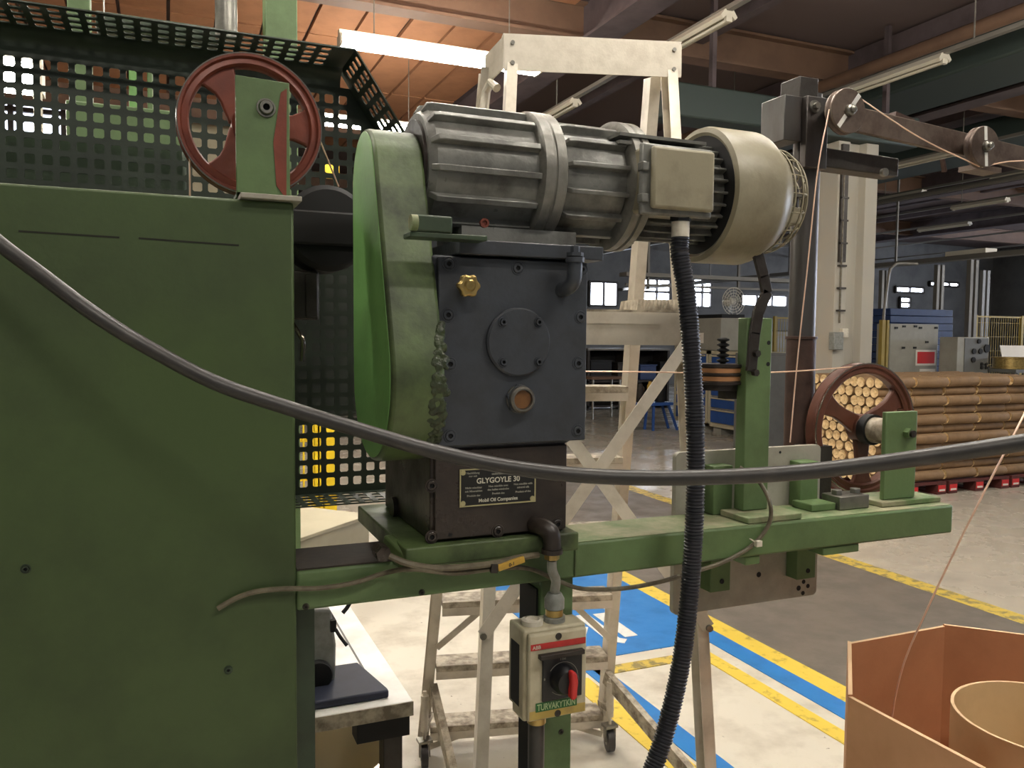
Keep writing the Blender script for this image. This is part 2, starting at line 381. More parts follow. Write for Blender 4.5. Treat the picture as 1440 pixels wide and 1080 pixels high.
off = [((4.4, 5.79, 4.2), 1.2, 'unlit tube lamp nearest above the ladder top'),
       ((4.4, 8.6, 4.2), .9, 'unlit tube lamp just above the motor, behind the ladder'),
       ((6.95, 5.8, 4.2), 1.25, 'unlit tube lamp above the first arm pulley'),
       ((6.85, 8.55, 4.2), .9, 'unlit tube lamp left of the grey pole head'),
       ((10.6, 8.6, 4.2), 1.5, 'unlit tube lamp behind the arm, beside the white column top'),
       ((10.6, 11.0, 4.2), 1.0, 'unlit tube lamp just right of the motor fan cover'),
       ((12.9, 11.1, 4.2), 1.0, 'small unlit tube lamp right of the white column'),
       ((12.95, 8.6, 4.2), 1.2, 'unlit tube lamp at the right edge under the arm'),
       ((15.0, 11.0, 4.2), 1.2, 'unlit tube lamp far right, under the arm end'),
       ((17.3, 13.6, 4.2), 1.4, 'unlit tube lamp deep in the hall at the right'),
       ((17.3, 10.2, 4.2), 1.4, 'unlit tube lamp at far right edge, low in the hall'),
       ((15.0, 15.2, 4.2), 1.4, 'unlit tube lamp deep in the hall beside the column')]
for p, L, lb in off: luminaire(p, 'y', L, False, lb, 'unlit tube lamps')
def lamp_x(x0, x1, y, z, lb): luminaire((x0, y, z), 'x', x1-x0, True, lb, 'lit tube lamps')
lamp_x(1.36, 3.2, 7.0, 3.98, 'long glowing tube lamp under the orange roof boards')
a = F(440, 170, 4.0); b = F(585, 176, 4.0)
lamp_x(a.x, b.x+.3, a.y, 4.0, 'glowing tube lamp low behind the perforated guard corner')
a = W(0, 112, 3.3); b = W(60, 118, 3.3)
lamp_x(a.x-1.0, b.x, 3.3, a.z, 'glowing tube lamp over the workbench seen through the guard')
# unseen lamps; some read off lit surfaces, others added to brighten machine and hall
lamp_x(0.2, 1.7, 3.3, 3.7, 'glowing tube lamp above the floor behind the ladder')
lamp_x(0.7, 2.2, 1.5, 3.98, 'glowing tube lamp above the motor and ladder')
lamp_x(-1.9, -0.4, 2.3, 3.98, 'glowing tube lamp above the green cabinet')
lamp_x(1.4, 2.9, -0.4, 3.98, 'added unseen tube lamp above the cardboard container')
lamp_x(-0.9, 0.0, -1.3, 3.98, 'short added unseen tube lamp behind the photographer')
lamp_x(3.3, 4.8, 3.1, 3.98, 'added unseen tube lamp above the grey aisle')
lamp_x(5.6, 7.1, 3.4, 3.98, 'glowing tube lamp above the paper rolls')
lamp_x(9.5, 11.0, 3.8, 3.98, 'added unseen tube lamp right of the view, beyond the paper rolls')
lamp_x(12.2, 13.7, 5.6, 3.98, 'added unseen tube lamp right of the view, over the control cabinet')
lamp_x(14.5, 16.0, 8.4, 3.98, 'added unseen tube lamp far right of the view')
# ---- far windows
def window(i, px0, px1, py0, py1, nx, ny, Y=FARY, m='window_day'):
    a, b = W(px0, py1, Y), W(px1, py0, Y); x0, x1 = a.x, b.x; z0, z1 = a.z, W(px0, py0, Y).z
    if x1 < x0: x0, x1 = x1, x0
    fr = MB(); y0 = Y-.12; t = .07
    for k in range(nx+1): x = x0+(x1-x0)*k/nx; fr.box(x-t/2, x+t/2, y0, Y-.01, z0, z1)
    for k in range(ny+1): z = z0+(z1-z0)*k/ny; fr.box(x0, x1, y0+.005, Y-.01, z-t/2, z+t/2)
    w = struct('window_%d' % i, fr, 'dark_steel')
    for ix in range(nx):
        for iz in range(ny):
            obj('pane', MB().box(x0+(x1-x0)*ix/nx+t/2, x0+(x1-x0)*(ix+1)/nx-t/2, Y-.05, Y-.03, z0+(z1-z0)*iz/ny+t/2, z0+(z1-z0)*(iz+1)/ny-t/2), m, w)
window(1, 827, 866, 396, 430, 2, 1); window(2, 902, 940, 392, 428, 2, 2); window(3, 972, 998, 390, 432, 2, 2)
window(4, 1040, 1104, 414, 430, 3, 1); window(5, 1257, 1296, 403, 411, 2, 1); window(13, 1263, 1277, 418, 433, 1, 2); window(6, 1305, 1345, 396, 402, 3, 1)
window(7, -60, 88, 66, 188, 4, 3, 14.0, 'window_bay')
struct('wall_bay', MB().box(-6.9, 1.6, 14.0, 14.15, 0, 5.05), 'beige_board')
for i in range(5):  # unseen right-wall windows added so daylight fills the hall
    y0 = -2+i*3.6; w = struct('window_%d' % (8+i), MB().box(RX-.1, RX-.01, y0, y0+.08, 2.3, 4.2).box(RX-.1, RX-.01, y0+3.0, y0+3.08, 2.3, 4.2).box(RX-.1, RX-.01, y0, y0+3.08, 2.25, 2.3).box(RX-.1, RX-.01, y0, y0+3.08, 4.2, 4.25), 'dark_steel')
    obj('pane', MB().box(RX-.05, RX-.03, y0+.08, y0+3.0, 2.3, 4.2), 'window_day', w)
# ---- white column with conduit
cx0, cx1, cy = 6.90, 7.46, 7.05
t = thing('concrete_column', 'white concrete column with a conduit down its left face', 'column', (7.2, 7.2, 0))
mb = MB(); pr = [(cx0,cy+.03),(cx0+.17,cy+.03),(cx0+.21,cy+.09),(cx0+.36,cy+.09),(cx0+.38,cy),(cx1,cy),(cx1,cy+.4),(cx0,cy+.4)]
mb.prism([(x, y, 0) for x, y in pr], (0, 0, 3.74)); obj('shaft', mb, 'column', t, .006)
obj('conduit', MB().tube([(cx0+.06, cy-.0, z) for z in (3.6, 2.6, 2.0, 1.72)], .011, 8, .1), 'grey_cable', t)
for z in (3.1, 2.85, 2.6, 2.35, 2.1, 1.85): obj('conduit_clip', MB().box(cx0+.03, cx0+.13, cy-.015, cy+.03, z, z+.02), 'dark_steel', t)
obj('junction_box', MB().box(cx0-.06, cx0+.08, cy-.05, cy+.03, 1.42, 1.62), 'grey_plastic', t, .008)
obj('socket_box', MB().box(cx0+.09, cx0+.17, cy-.03, cy+.03, 1.56, 1.66), 'white_plastic', t, .006)
obj('flange_strip', MB().box(cx0+.03, cx0+.12, cy-.004, cy+.03, 2.4, 3.7), 'dark_steel', t)
struct('trim_40', MB().box(4.6, 8.0, 6.98, 7.34, 3.745, 4.08), 'duct_green', .02)
for x in (5.2, 7.6): struct('trim_hanger', MB().box(x, x+.05, 7.1, 7.16, 4.08, 5.1), 'girder')
# ---- stacked paper rolls on red pallets
RD, RL, RY, RX0, RZ = .104, .435, 5.80, 6.29, .135
def roll_mesh(seed):
    rnd = random.Random(seed); mb = MB(); n = 14
    def ringv(x, r, jit): return [mb.bm.verts.new((x+rnd.uniform(-jit, jit), r*math.cos(2*math.pi*i/n)*(1+rnd.uniform(-jit, jit)*2), r*math.sin(2*math.pi*i/n)*(1+rnd.uniform(-jit, jit)*2))) for i in range(n)]
    R = [ringv(.004, .0495, .004), ringv(.02, .053, .001), ringv(RL*.5, .0515, .0015), ringv(RL-.02, .053, .001), ringv(RL-.004, .0495, .004)]
    for A, B in zip(R, R[1:]):
        for i in range(n): mb._f((A[i], A[(i+1) % n], B[(i+1) % n], B[i]))
    mb.mi = 1
    for A, x, sg in ((R[0], .006, 1), (R[-1], RL-.006, -1)):   # folded-in paper ends: a pleated, sunken star
        th = rnd.uniform(0, 6.28)
        I = [mb.bm.verts.new((x+sg*(.002+.009*(i % 3 == 0)+rnd.uniform(0, .006)), .026*math.cos(2*math.pi*i/n+.35)+.004*math.cos(th), .026*math.sin(2*math.pi*i/n+.35)+.004*math.sin(th))) for i in range(n)]
        c = mb.bm.verts.new((x+sg*.012, .01*math.cos(th), .01*math.sin(th)))
        for i in range(n):
            mb._f((A[i], A[(i+1) % n], I[(i+1) % n], I[i])); mb._f((I[i], I[(i+1) % n], c))
    return meshdata('paper_roll', mb, ['kraft', 'kraft_end'], .5)
RM_ = [roll_mesh(s) for s in (1, 2, 3, 4)]
ORD = ['bottom', 'second', 'third', 'fourth', 'fifth', 'sixth', 'seventh', 'eighth', 'ninth', 'tenth', 'eleventh', 'top', 'extra']
NTH = ['first', 'second', 'third', 'fourth', 'fifth', 'sixth', 'seventh', 'eighth', 'ninth', 'tenth', 'eleventh']
NL = 11
for k in range(5):
    for l in range(NL):
        odd = l % 2
        for q in range(10 - odd):
            if not (k == 0 or q == 0 or (q == 1) or l == NL-1): continue
            if k > 0 and q == 1 and l != NL-1: continue
            lay = 'top' if l == NL-1 else ORD[l]
            if k == 0: lb = 'kraft paper roll at the stack\'s left end, %s layer, %s from front' % (lay, NTH[q])
            else: lb = 'kraft paper roll in %s column from left end, %s layer, %s from front' % (NTH[k], lay, NTH[q])
            o = obj('paper_roll', RM_[random.randrange(4)], None)
            o.location = (RX0+k*.452+random.uniform(-.014, .014), RY+RD/2+(q+.5*odd)*RD+random.uniform(-.008, .004), RZ+.052+l*RD*.9)
            o.rotation_euler = (random.choice((0, .9, 1.8, 2.7, 3.6)), random.uniform(-.012, .012), random.uniform(-.015, .015))
            tag(o, lb, 'paper roll', 'kraft paper rolls stacked on the red pallets')
for i in range(3):
    x = RX0+i*.92; t = thing('pallet', ['red wooden pallet at the left end, under the paper rolls', 'red wooden pallet in the middle, under the paper rolls', 'red wooden pallet at the right edge, under the paper rolls'][i], 'pallet', (x, RY, 0), 'red pallets under the paper rolls')
    for yy in (RY+.0, RY+.25, RY+.5, RY+.75, RY+1.0): obj('deck_board', MB().box(x, x+.88, yy-.02, yy+.12, .105, .13), 'red_wood', t)
    for xx in (x, x+.38, x+.76):
        b = obj('block', MB().box(xx, xx+.12, RY-.02, RY+.12, .022, .104), 'red_wood', t)
        obj('label', MB().box(xx+.01, xx+.11, RY-.024, RY-.02, .03, .095), 'red_label', b)
        obj('white_print', MB().box(xx+.02, xx+.10, RY-.026, RY-.024, .036, .055), 'white_label', b)
        obj('runner', MB().box(xx, xx+.12, RY-.02, RY+1.12, .003, .021), 'red_wood', t)
# ---- drawer cabinets (drawers face left)
for i, (y0, lb) in enumerate(((9.95, 'blue drawer cabinet with pale frame, nearer one beside the green upright'), (10.92, 'blue drawer cabinet with pale frame, farther one beside the hose'))):
    x = 8.05; t = thing('drawer_cabinet', lb, 'cabinet', (x, y0, 0), 'blue drawer cabinets'); z0, z1 = .12, 1.33
    obj('carcass', MB().box(x+.02, x+.75, y0+.0, y0+.94, z0, z1), 'pale_frame', t, .005)
    fr = MB(); fr.box(x-.01, x+.02, y0, y0+.05, z0, z1).box(x-.01, x+.02, y0+.89, y0+.94, z0, z1).box(x-.01, x+.02, y0, y0+.94, z1-.05, z1).box(x-.01, x+.02, y0, y0+.94, z0, z0+.04)
    obj('frame', fr, 'pale_frame', t)
    z = z1-.06
    for hgt in (.16, .16, .16, .19, .19, .24):
        d = obj('drawer', MB().box(x-.005, x+.02, y0+.06, y0+.88, z-hgt+.02, z), 'blue_steel', t, .003)
        obj('handle', MB().box(x-.03, x-.005, y0+.08, y0+.86, z-.03, z-.005), 'pale_frame', d); z -= hgt
    obj('plinth', MB().box(x+.03, x+.7, y0+.1, y0+.3, .003, z0).box(x+.03, x+.7, y0+.64, y0+.84, .003, z0), 'grey_cab', t)
# grey steel box on the drawer cabinets, fan on its shelf
t = thing('equipment_box', 'grey equipment box standing on the blue drawer cabinets', 'box', (8.3, 11.0, 1.33))
obj('body', MB().box(8.15, 8.7, 10.75, 11.75, 1.335, 1.86), 'grey_cab', t, .01); obj('label', MB().box(8.146, 8.15, 11.2, 11.36, 1.45, 1.62), 'white_label', t)
obj('tray_top', MB().box(8.2, 8.65, 10.8, 11.7, 1.862, 1.92), 'near_black', t)
a = W(1027, 460, 12.3)
t = thing('stand_fan', 'white pedestal fan in front of the far windows', 'fan', (a.x, 12.3, 0))
obj('pole', MB().cyl((a.x, 12.3, .02), (a.x, 12.3, a.z+.1), .02, .03, 10), 'white_plastic', t); obj('base', MB().cyl((a.x, 12.3, .003), (a.x, 12.3, .05), .2, .16, 24), 'white_plastic', t)
c = W(1027, 424, 12.3); obj('motor_housing', MB().ball(c+V((0, .06, 0)), .09, (1, 1.2, 1)), 'white_plastic', t)
g = MB()
for rr in (.05, .1, .15, .2, .25): g.ring(c+V((0, -.1, 0)), (0, 1, 0), rr+.004, rr-.004, .008, 24)
for k in range(16):
    an = k*math.pi/8; g.bar(c+V((0, -.1, 0)), c+V((.25*math.cos(an), -.08, .25*math.sin(an))), .005, .005, (0, 1, 0))
obj('guard', g, 'white_plastic', t)
for k in range(3):
    an = k*2.094+.4; obj('blade', MB().prism([c+V((.03*math.cos(an), -.04, .03*math.sin(an))), c+V((.21*math.cos(an-.4), -.07, .21*math.sin(an-.4))), c+V((.22*math.cos(an+.3), -.02, .22*math.sin(an+.3)))], (0, .006, 0)), 'grey_plastic', t)
# grey cabinet behind the green upright
a, b = W(1084, 620, 8.6), W(1106, 497, 8.6)
t = thing('grey_locker', 'grey steel locker between the green upright and the pole', 'cabinet', (a.x, 8.6, 0))
obj('body', MB().box(a.x-.3, b.x+.25, 8.6, 9.0, .003, b.z), 'grey_dark_cab', t, .008); obj('door', MB().box(a.x-.27, b.x+.22, 8.585, 8.6, .1, b.z-.04), 'grey_dark_cab', t, .004); obj('door_handle', MB().box(b.x+.12, b.x+.16, 8.56, 8.585, .9, 1.05), 'steel', t)
# white panel cabinet with blue stacked panels behind it
Yc = 8.9; a, b = W(1250, 524, Yc), W(1320, 455, Yc); zt = W(1250, 455, Yc).z
t = thing('control_cabinet', 'grey control cabinet with a red notice, behind the paper rolls', 'cabinet', (a.x, Yc, 0))
obj('body', MB().box(a.x, b.x, Yc, Yc+.25, .003, zt), 'grey_cab', t, .006)
for px, py in ((1260, 461), (1271, 459), (1287, 459), (1294, 461), (1316, 461), (1303, 481), (1270, 489), (1286, 489)):
    q = W(px, py, Yc); obj('switch_knob', MB().box(q.x-.03, q.x+.03, Yc-.012, Yc, q.z-.015, q.z+.015), 'near_black', t)
q = W(1287, 514, Yc); q2 = W(1316, 492, Yc)
n_ = obj('notice', MB().box(q.x, q2.x, Yc-.006, Yc, q.z, q2.z), 'white_label', t); obj('red_field', MB().box(q.x+.03, q2.x-.03, Yc-.009, Yc-.006, q.z+.03, q2.z-.03), 'red_label', n_)
q = W(1293, 524, Yc); obj('paper', MB().box(q.x, q2.x, Yc-.005, Yc, q.z-.1, q.z+.055), 'white_label', t)
q = W(1254, 433, Yc+.3); q2 = W(1324, 433, Yc+.3); ps = thing('panel_stack', 'stack of blue steel panels behind the control cabinet', 'panel stack', (q.x, Yc+.3, 0))
z = q.z-.055; k = 0
while z > .06:
    obj('blue_panel', MB().box(q.x, q2.x+.28, Yc+.3+random.uniform(0, .02), Yc+1.0, z-.055, z+.05), 'blue_dark', ps, .008); z -= .111
t = thing('operator_console', 'grey operator console with dials, right of the control cabinet', 'console', (W(1365, 520, 8.4).x, 8.4, 0))
a, b = W(1345, 524, 8.4), W(1391, 474, 8.4); zt = W(1360, 474, 8.4).z
obj('body', MB().box(a.x, b.x, 8.4, 8.7, .003, zt), 'grey_cab', t, .008); obj('front_plate', MB().box(a.x+.14, b.x-.02, 8.39, 8.4, .9, zt-.02), 'grey_dark_cab', t)
for px, py, s in ((1376, 480, .035), (1387, 490, .06), (1369, 494, .04), (1378, 494, .04), (1368, 506, .04), (1380, 512, .025), (1386, 512, .025), (1380, 517, .025), (1386, 517, .025)):
    q = W(px, py, 8.39); obj('dial', MB().cyl((q.x, 8.39, q.z), (q.x, 8.37, q.z), s, seg=12), 'near_black', t)
# yellow mesh fences
def fence(p, q, h0, h1, lb, gap=.06):
    p, q = V(p), V(q); t = thing('mesh_fence', lb, 'fence', p, 'yellow mesh fences'); L = (q-p).length; u = (q-p)/L; nrm = V((-u.y, u.x, 0))
    for k in range(int(L/1.2)+2):
        c = p+u*min(L, k*1.2); obj('post', MB().bar(c+V((0, 0, .003)), c+V((0, 0, h1+.03)), .05, .05, u), 'fence_yellow', t)
    for z in (h0, h1): obj('rail', MB().bar(p+V((0, 0, z)), q+V((0, 0, z)), .03, .03, nrm), 'fence_yellow', t)
    m = MB(); k = 0
    while k*gap < L:
        c = p+u*(k*gap); m.bar(c+V((0, 0, h0)), c+V((0, 0, h1)), .007, .007, u); k += 1
    z = h0
    while z < h1: m.bar(p+V((0, 0, z)), q+V((0, 0, z)), .006, .006, nrm); z += .25
    obj('wire_mesh', m, 'fence_yellow', t)['kind'] = 'stuff'
a, b = W(1372, 445, 10.2), W(1480, 445, 10.2); fence((a.x, 10.2, 0), (b.x, 10.2, 0), .1, a.z, 'yellow mesh fence behind the operator console at the right')
a, b = W(1090, 447, 11.5), W(1162, 447, 11.5); fence((a.x, 11.5, 0), (b.x, 11.5, 0), .1, a.z, 'yellow mesh fence between the pole and the white column')
a = W(1248, 450, 8.6); o = obj('fence_post', MB().box(a.x-.09, a.x-.03, 8.6, 8.66, .003, a.z).box(a.x+.0, a.x+.04, 8.6, 8.66, .003, a.z), 'fence_yellow'); tag(o, 'yellow double post left of the control cabinet', 'post')
# steel posts and cable tray on the right
for i, (px0, px1, py, Y, lb) in enumerate(((1366, 1377, 365, 9.6, 'pale double steel post rising behind the operator console'), (1319, 1329, 372, 11.0, 'grey steel post rising behind the blue panels'), (1383, 1393, 380, 12.5, 'thin grey double post behind the fence at the right'), (1241, 1250, 380, 12.0, 'grey steel post just right of the white column'))):
    a, b = W(px0, py, Y), W(px1, py, Y); w = (b.x-a.x)
    t = thing('steel_post', lb, 'post', (a.x, Y, 0), 'steel posts on the right')
    for x in (a.x, b.x-w*.35): obj('channel', MB().box(x, x+w*.35, Y, Y+.08, .003, a.z), 'tray', t)
    obj('foot_plate', MB().box(a.x-.05, b.x+.05, Y-.05, Y+.13, .003, .015), 'tray', t)
t = thing('cable_tray', 'grey cable tray crossing the dark hall above the fence', 'cable tray', (13.25, 8, 3.0))
obj('tray_channel', MB().box(13.15, 13.4, 5, FARY, 2.98, 3.06), 'tray', t)
for y in (6, 9, 12, 15, 18, 21): obj('hanger', MB().box(13.25, 13.28, y, y+.04, 3.061, 5.1), 'tray', t)
for y in (7, 10, 13.5): obj('device', MB().box(13.13, 13.42, y, y+.8, 3.061, 3.14), 'lum_white', t)
t = thing('cable_tray', 'low grey cable tray above the stand fan', 'cable tray', (9, 12.4, 2.9))
obj('tray_channel', MB().box(7.5, 13, 12.6, 12.85, 2.62, 2.69), 'tray', t); obj('tray_rail', MB().box(7.5, 13, 12.6, 12.65, 2.45, 2.49), 'tray', t)
for x in (8, 10, 12): obj('hanger', MB().box(x, x+.04, 12.7, 12.74, 2.4, 5.1), 'tray', t)
obj_ = tag(obj('bent_conduit', MB().tube([V((W(1241, 470, 8.8).x, 8.8, .01)), W(1242, 470, 8.8), W(1243, 440, 8.8), W(1248, 400, 8.8), W(1252, 378, 8.8), W(1260, 371, 8.8), W(1290, 371, 8.8)], .02, 8, .1), 'tray'), 'bent grey conduit left of the blue panels', 'conduit')
# reel and paper at right edge
a = W(1424, 512, 8.2); t = thing('cable_reel', 'brass coloured reel standing on a table at the right edge', 'reel', (a.x, 8.2, .9))
obj('drum', MB().lathe((a.x+.1, 8.3, a.z-.07), (0, 0, 1), [(0,0),(.27,0),(.27,.015),(.24,.02),(.24,.15),(.27,.155),(.27,.17),(0,.17)], 32), 'brass', t)
t2 = thing('work_table', 'low grey table under the brass coloured reel', 'table', (a.x, 8.2, 0)); obj('table_top', MB().box(a.x-.2, a.x+.8, 8.0, 8.7, a.z-.12, a.z-.072), 'grey_dark_cab', t2)
for x, y in ((a.x-.18, 8.03), (a.x+.75, 8.03), (a.x-.18, 8.65), (a.x+.75, 8.65)): obj('leg', MB().box(x, x+.04, y, y+.04, .003, a.z-.121), 'grey_dark_cab', t2)
a, b = W(1410, 505, 9.3), W(1446, 486, 9.3); o = tag(obj('paper_sheet', MB().prism([(a.x, 9.3, a.z), (b.x, 9.3, a.z), (b.x, 9.36, b.z), (a.x, 9.36, b.z)], (0, .01, 0)), 'white_label'), 'pale paper sheet leaning by the fence above the reel', 'paper')
# dark shelving, table and blue trestle between gearbox and hose
a, b = W(826, 548, 15.0), W(942, 488, 15.0); x0, x1 = a.x, b.x; zt = W(830, 490, 15.0).z
t = thing('dark_shelf', 'dark storage shelf at the back of the hall behind the ladder', 'shelf', (x0, 15, 0))
for z in (.1, .62, zt): obj('shelf_board', MB().box(x0, x1, 15, 15.6, z-.04, z), 'tray' if z == zt else 'dark_steel', t)
for x in (x0, (x0+x1)/2, x1-.05): obj('upright', MB().box(x, x+.05, 15, 15.6, .003, zt-.041), 'dark_steel', t)
obj('back_sheet', MB().box(x0, x1, 15.601, 15.62, .1, zt), 'near_black', t)
for i, (k, w, h, m, lb) in enumerate(((.1, .5, .4, 'near_black', 'black bin'), (.75, .45, .35, 'dark_steel', 'dark grey bin'), (1.3, .4, .3, 'blue_dark', 'blue bin'), (1.8, .25, .36, 'near_black', 'small black bin'))):
    t = thing('storage_bin', lb+' standing on the middle board of the dark shelf', 'bin', (x0+k, 15.1, .62)); obj('bin_body', MB().box(x0+k, x0+k+w, 15.05, 15.5, .622, .622+h), m, t, .01); obj('bin_rim', MB().box(x0+k-.015, x0+k+w+.015, 15.035, 15.515, .6221+h, .65+h), m, t)
c = F(922, 606); t = thing('blue_trestle', 'blue steel trestle on the shiny floor behind the ladder', 'trestle', (c.x, c.y, 0)); zt = .42
obj('top_bar', MB().box(c.x-.42, c.x+.3, c.y-.05, c.y+.25, zt, zt+.05), 'blue_steel', t)
for sx, e in ((-.38, -.1), (.24, .16), (-.05, -.02)):
    for yy in (0, .2): obj('leg', MB().bar((c.x+sx, c.y+yy, zt), (c.x+sx+e, c.y+yy*1.3-.03, .005), .035, .035), 'blue_steel', t)
for i, (dx, r, h, m, lb) in enumerate(((-.25, .07, .3, 'dark_steel', 'dark can on the left of the blue trestle'), (-.06, .05, .34, 'yellow_tag', 'small yellow bottle on the blue trestle'), (.14, .09, .5, 'near_black', 'tall black bucket on the blue trestle'))):
    t = thing('can', lb, 'can', (c.x+dx, c.y+.1, zt+.05)); obj('can_body', MB().lathe((c.x+dx, c.y+.1, zt+.052), (0, 0, 1), [(0,0),(r*.85,0),(r,h*.1),(r,h*.8),(r*.6,h*.92),(r*.5,h),(0,h)], 16), m, t); obj('cap', MB().cyl((c.x+dx, c.y+.1, zt+.0525+h), (c.x+dx, c.y+.1, zt+.08+h), r*.45, seg=12), 'near_black', t)
a = F(845, 590); t = thing('wooden_stool', 'small wooden stool on the shiny floor behind the ladder', 'stool', (a.x, a.y, 0)); z = W(845, 530, a.y).z
obj('seat', MB().box(a.x-.2, a.x+.5, a.y, a.y+.4, z-.05, z), 'girder_brown', t)
for x, y in ((-.15, .05), (.42, .05), (-.15, .35), (.42, .35)): obj('leg', MB().cyl((a.x+x, a.y+y, .003), (a.x+x, a.y+y, z-.05), .02, seg=8), 'steel', t)
t = thing('machine_console', 'pale grey machine housing far behind the fan', 'machine', (9.6, 15, 0)); a, b = W(1105, 520, 15), W(1112, 440, 15)
obj('housing', MB().box(a.x-1.3, a.x+.9, 15, 15.8, .003, 1.7), 'grey_cab', t, .02); obj('hood', MB().box(a.x-1.1, a.x+.6, 15.1, 15.7, 1.701, 2.0), 'grey_dark_cab', t, .02)
# ================================================================ THE MACHINE
CY = 1.30                                  # front plane of cabinet and beam
# ---- green cabinet
cx = W(413, 285, CY).x; cz = W(412, 285, CY).z
t = thing('machine_cabinet', 'large dim green steel machine cabinet filling the left side', 'cabinet', (-.5, 1.45, 0))
obj('body', MB().box(-1.5, cx, CY, 1.62, .003, cz), 'green_shaded', t, .004)
xr = W(431, 900, 1.36).x
obj('corner_post', MB().box(cx+.0005, xr+.01, 1.34, 1.42, .003, 1.11), 'green_dark', t)
for a, b in (((26, 325), (168, 334)), ((195, 335), (336, 345))):
    p, q = W(*a, CY), W(*b, CY); obj('scratch_seam', MB().bar(p, q, .0012, .0025, (0, 1, 0)), 'dirt_mark', t)
for px, py in ((321, 942), (36, 800)):
    socket_bolt(W(px, py, CY), .005, t, 'green_dark', h=.004)
obj('rim_plate', MB().box(W(338, 280, 1.29).x, W(424, 285, 1.29).x, 1.285, 1.37, cz+.0005, cz+.008), 'plate_steel', t, .001)
# ---- left guide pulley
def wheel(t, c, r, w, m, spokes, hub_r, axis=(0, 1, 0), a0=0.0, rim=.2, edge='worn_metal', sw=.32):
    """grooved cast wheel: rim, polished groove edge, spokes that widen into the rim, hub"""
    c = V(c); ri = r*(1-rim)
    obj('rim', MB().lathe(c, axis, [(ri,-w*.32),(ri*1.03,-w*.42),(r*.93,-w*.36),(r*.95,-w*.5),(r,-w*.5),(r*.995,-w*.38),(r*.93,-w*.1),(r*.93,w*.1),(r*.995,w*.38),(r,w*.5),(r*.95,w*.5),(r*.93,w*.36),(ri*1.03,w*.42),(ri,w*.32)], 64, True), m, t, sharp=.8)
    for s in (-1, 1): obj('worn_flange_edge', MB().lathe(c, axis, [(r*.985,s*w*.505),(r*1.002,s*w*.505),(r*1.004,s*w*.46),(r*.99,s*w*.46)], 64, True), edge, t)
    for k in range(spokes):
        an = a0+k*2*math.pi/spokes; d = V((math.cos(an), 0, math.sin(an))); s = V((-math.sin(an), 0, math.cos(an)))
        pts = []
        for f_, wd_ in ((hub_r*.6, sw*1.15), ((hub_r+ri)*.42, sw*.85), (ri*.72, sw*.85), (ri*.9, sw*1.15), (ri*1.02, sw*1.6)): pts.append((f_, wd_*r*.5))
        poly = [c+d*a+s*b for a, b in pts]+[c+d*a-s*b for a, b in reversed(pts)]
        obj('spoke', MB().prism([p-V((0, w*.2, 0)) for p in poly], (0, w*.4, 0)), m, t, .003)
    obj('hub', MB().lathe(c, axis, [(0,-w*.55),(hub_r*.85,-w*.55),(hub_r,-w*.4),(hub_r,w*.4),(hub_r*.85,w*.55),(0,w*.55)], 32), m, t)
wy = 1.42; wc = W(352, 178, wy); wr = (W(352, 80, wy).z-W(352, 277, wy).z)/2
t = thing('guide_pulley', 'red-brown cast guide pulley with green bracket on the cabinet', 'pulley', (wc.x, 1.4, cz))
wheel(t, wc, wr, .036, 'red_cast', 3, .03, a0=0.06, rim=.17, sw=.42)
a, b = W(331, 105, 1.335), W(408, 275, 1.335); br = obj('bracket', MB().prism([(a.x, 1.335, cz+.009), (b.x, 1.335, cz+.009), (b.x, 1.335, W(408, 117, 1.335).z), (a.x, 1.335, a.z)], (0, .012, 0)), 'green', t, .001)
q = W(388, 200, 1.335); obj('rust_streak', MB().prism([(q.x-.0, 1.3335, cz+.03), (b.x-.006, 1.3335, cz+.01), (b.x-.004, 1.3335, W(405, 125, 1.335).z), (q.x+.008, 1.3335, W(392, 130, 1.335).z), (q.x-.004, 1.3335, q.z)], (0, .0014, 0)), 'red_cast', br)
obj('foot', MB().box(a.x, b.x+.012, 1.335, 1.40, cz+.009, cz+.017), 'green_grimy', t, .001)
obj('axle', MB().cyl((wc.x, 1.348, wc.z), (wc.x, 1.445, wc.z), .012), 'dark_steel', t)
socket_bolt(W(374, 152, 1.335), .011, t, 'steel', h=.012)
# ---- perforated guard
PIT, HOL = .0312, .0195
GY = 1.90
def cell(mb, o, u, v, p=PIT, h=HOL):
    """one square of sheet with a round-cornered square hole"""
    o, u, v = V(o), V(u), V(v); a = h/2/p; c = a*.7
    O = [(-.5,-.5),(.5,-.5),(.5,.5),(-.5,.5)]; H = [(-c,-a),(c,-a),(a,-c),(a,c),(c,a),(-c,a),(-a,c),(-a,-c)]
    P = [o+u*((x+.5)*p)+v*((y+.5)*p) for x, y in O+H]
    mb.mesh(P, [(0,1,5,4),(1,6,5),(1,2,7,6),(2,8,7),(2,3,9,8),(3,10,9),(3,0,11,10),(0,4,11)])
gx0 = W(0, 100, GY).x-PIT*6; gz0 = W(415, 697, GY).z; xe = .352; zroof = 2.108; ncol = 31; slope = 1.5
gt = thing('perforated_guard', 'dark green perforated sheet guard behind the cabinet and pulley', 'machine guard', (0, GY, gz0))
mb = MB()
def zline(x): return zroof if x <= xe+.0201 else zroof+.034-slope*(x-xe-.02)
for i in range(ncol):
    x = gx0+i*PIT; l0, l1 = min(zroof, zline(x)), min(zroof, zline(x+PIT)); top = min(l0, l1)
    k = 0
    while gz0+.012+(k+1)*PIT < top-.003: cell(mb, (x, GY, gz0+.012+k*PIT), (1,0,0), (0,0,1)); k += 1
    za = gz0+.012+k*PIT
    mb.mesh([(x, GY, za), (x+PIT, GY, za), (x+PIT, GY, max(l1, za+.0005)), (x, GY, max(l0, za+.0005))], [(0,1,2,3)])
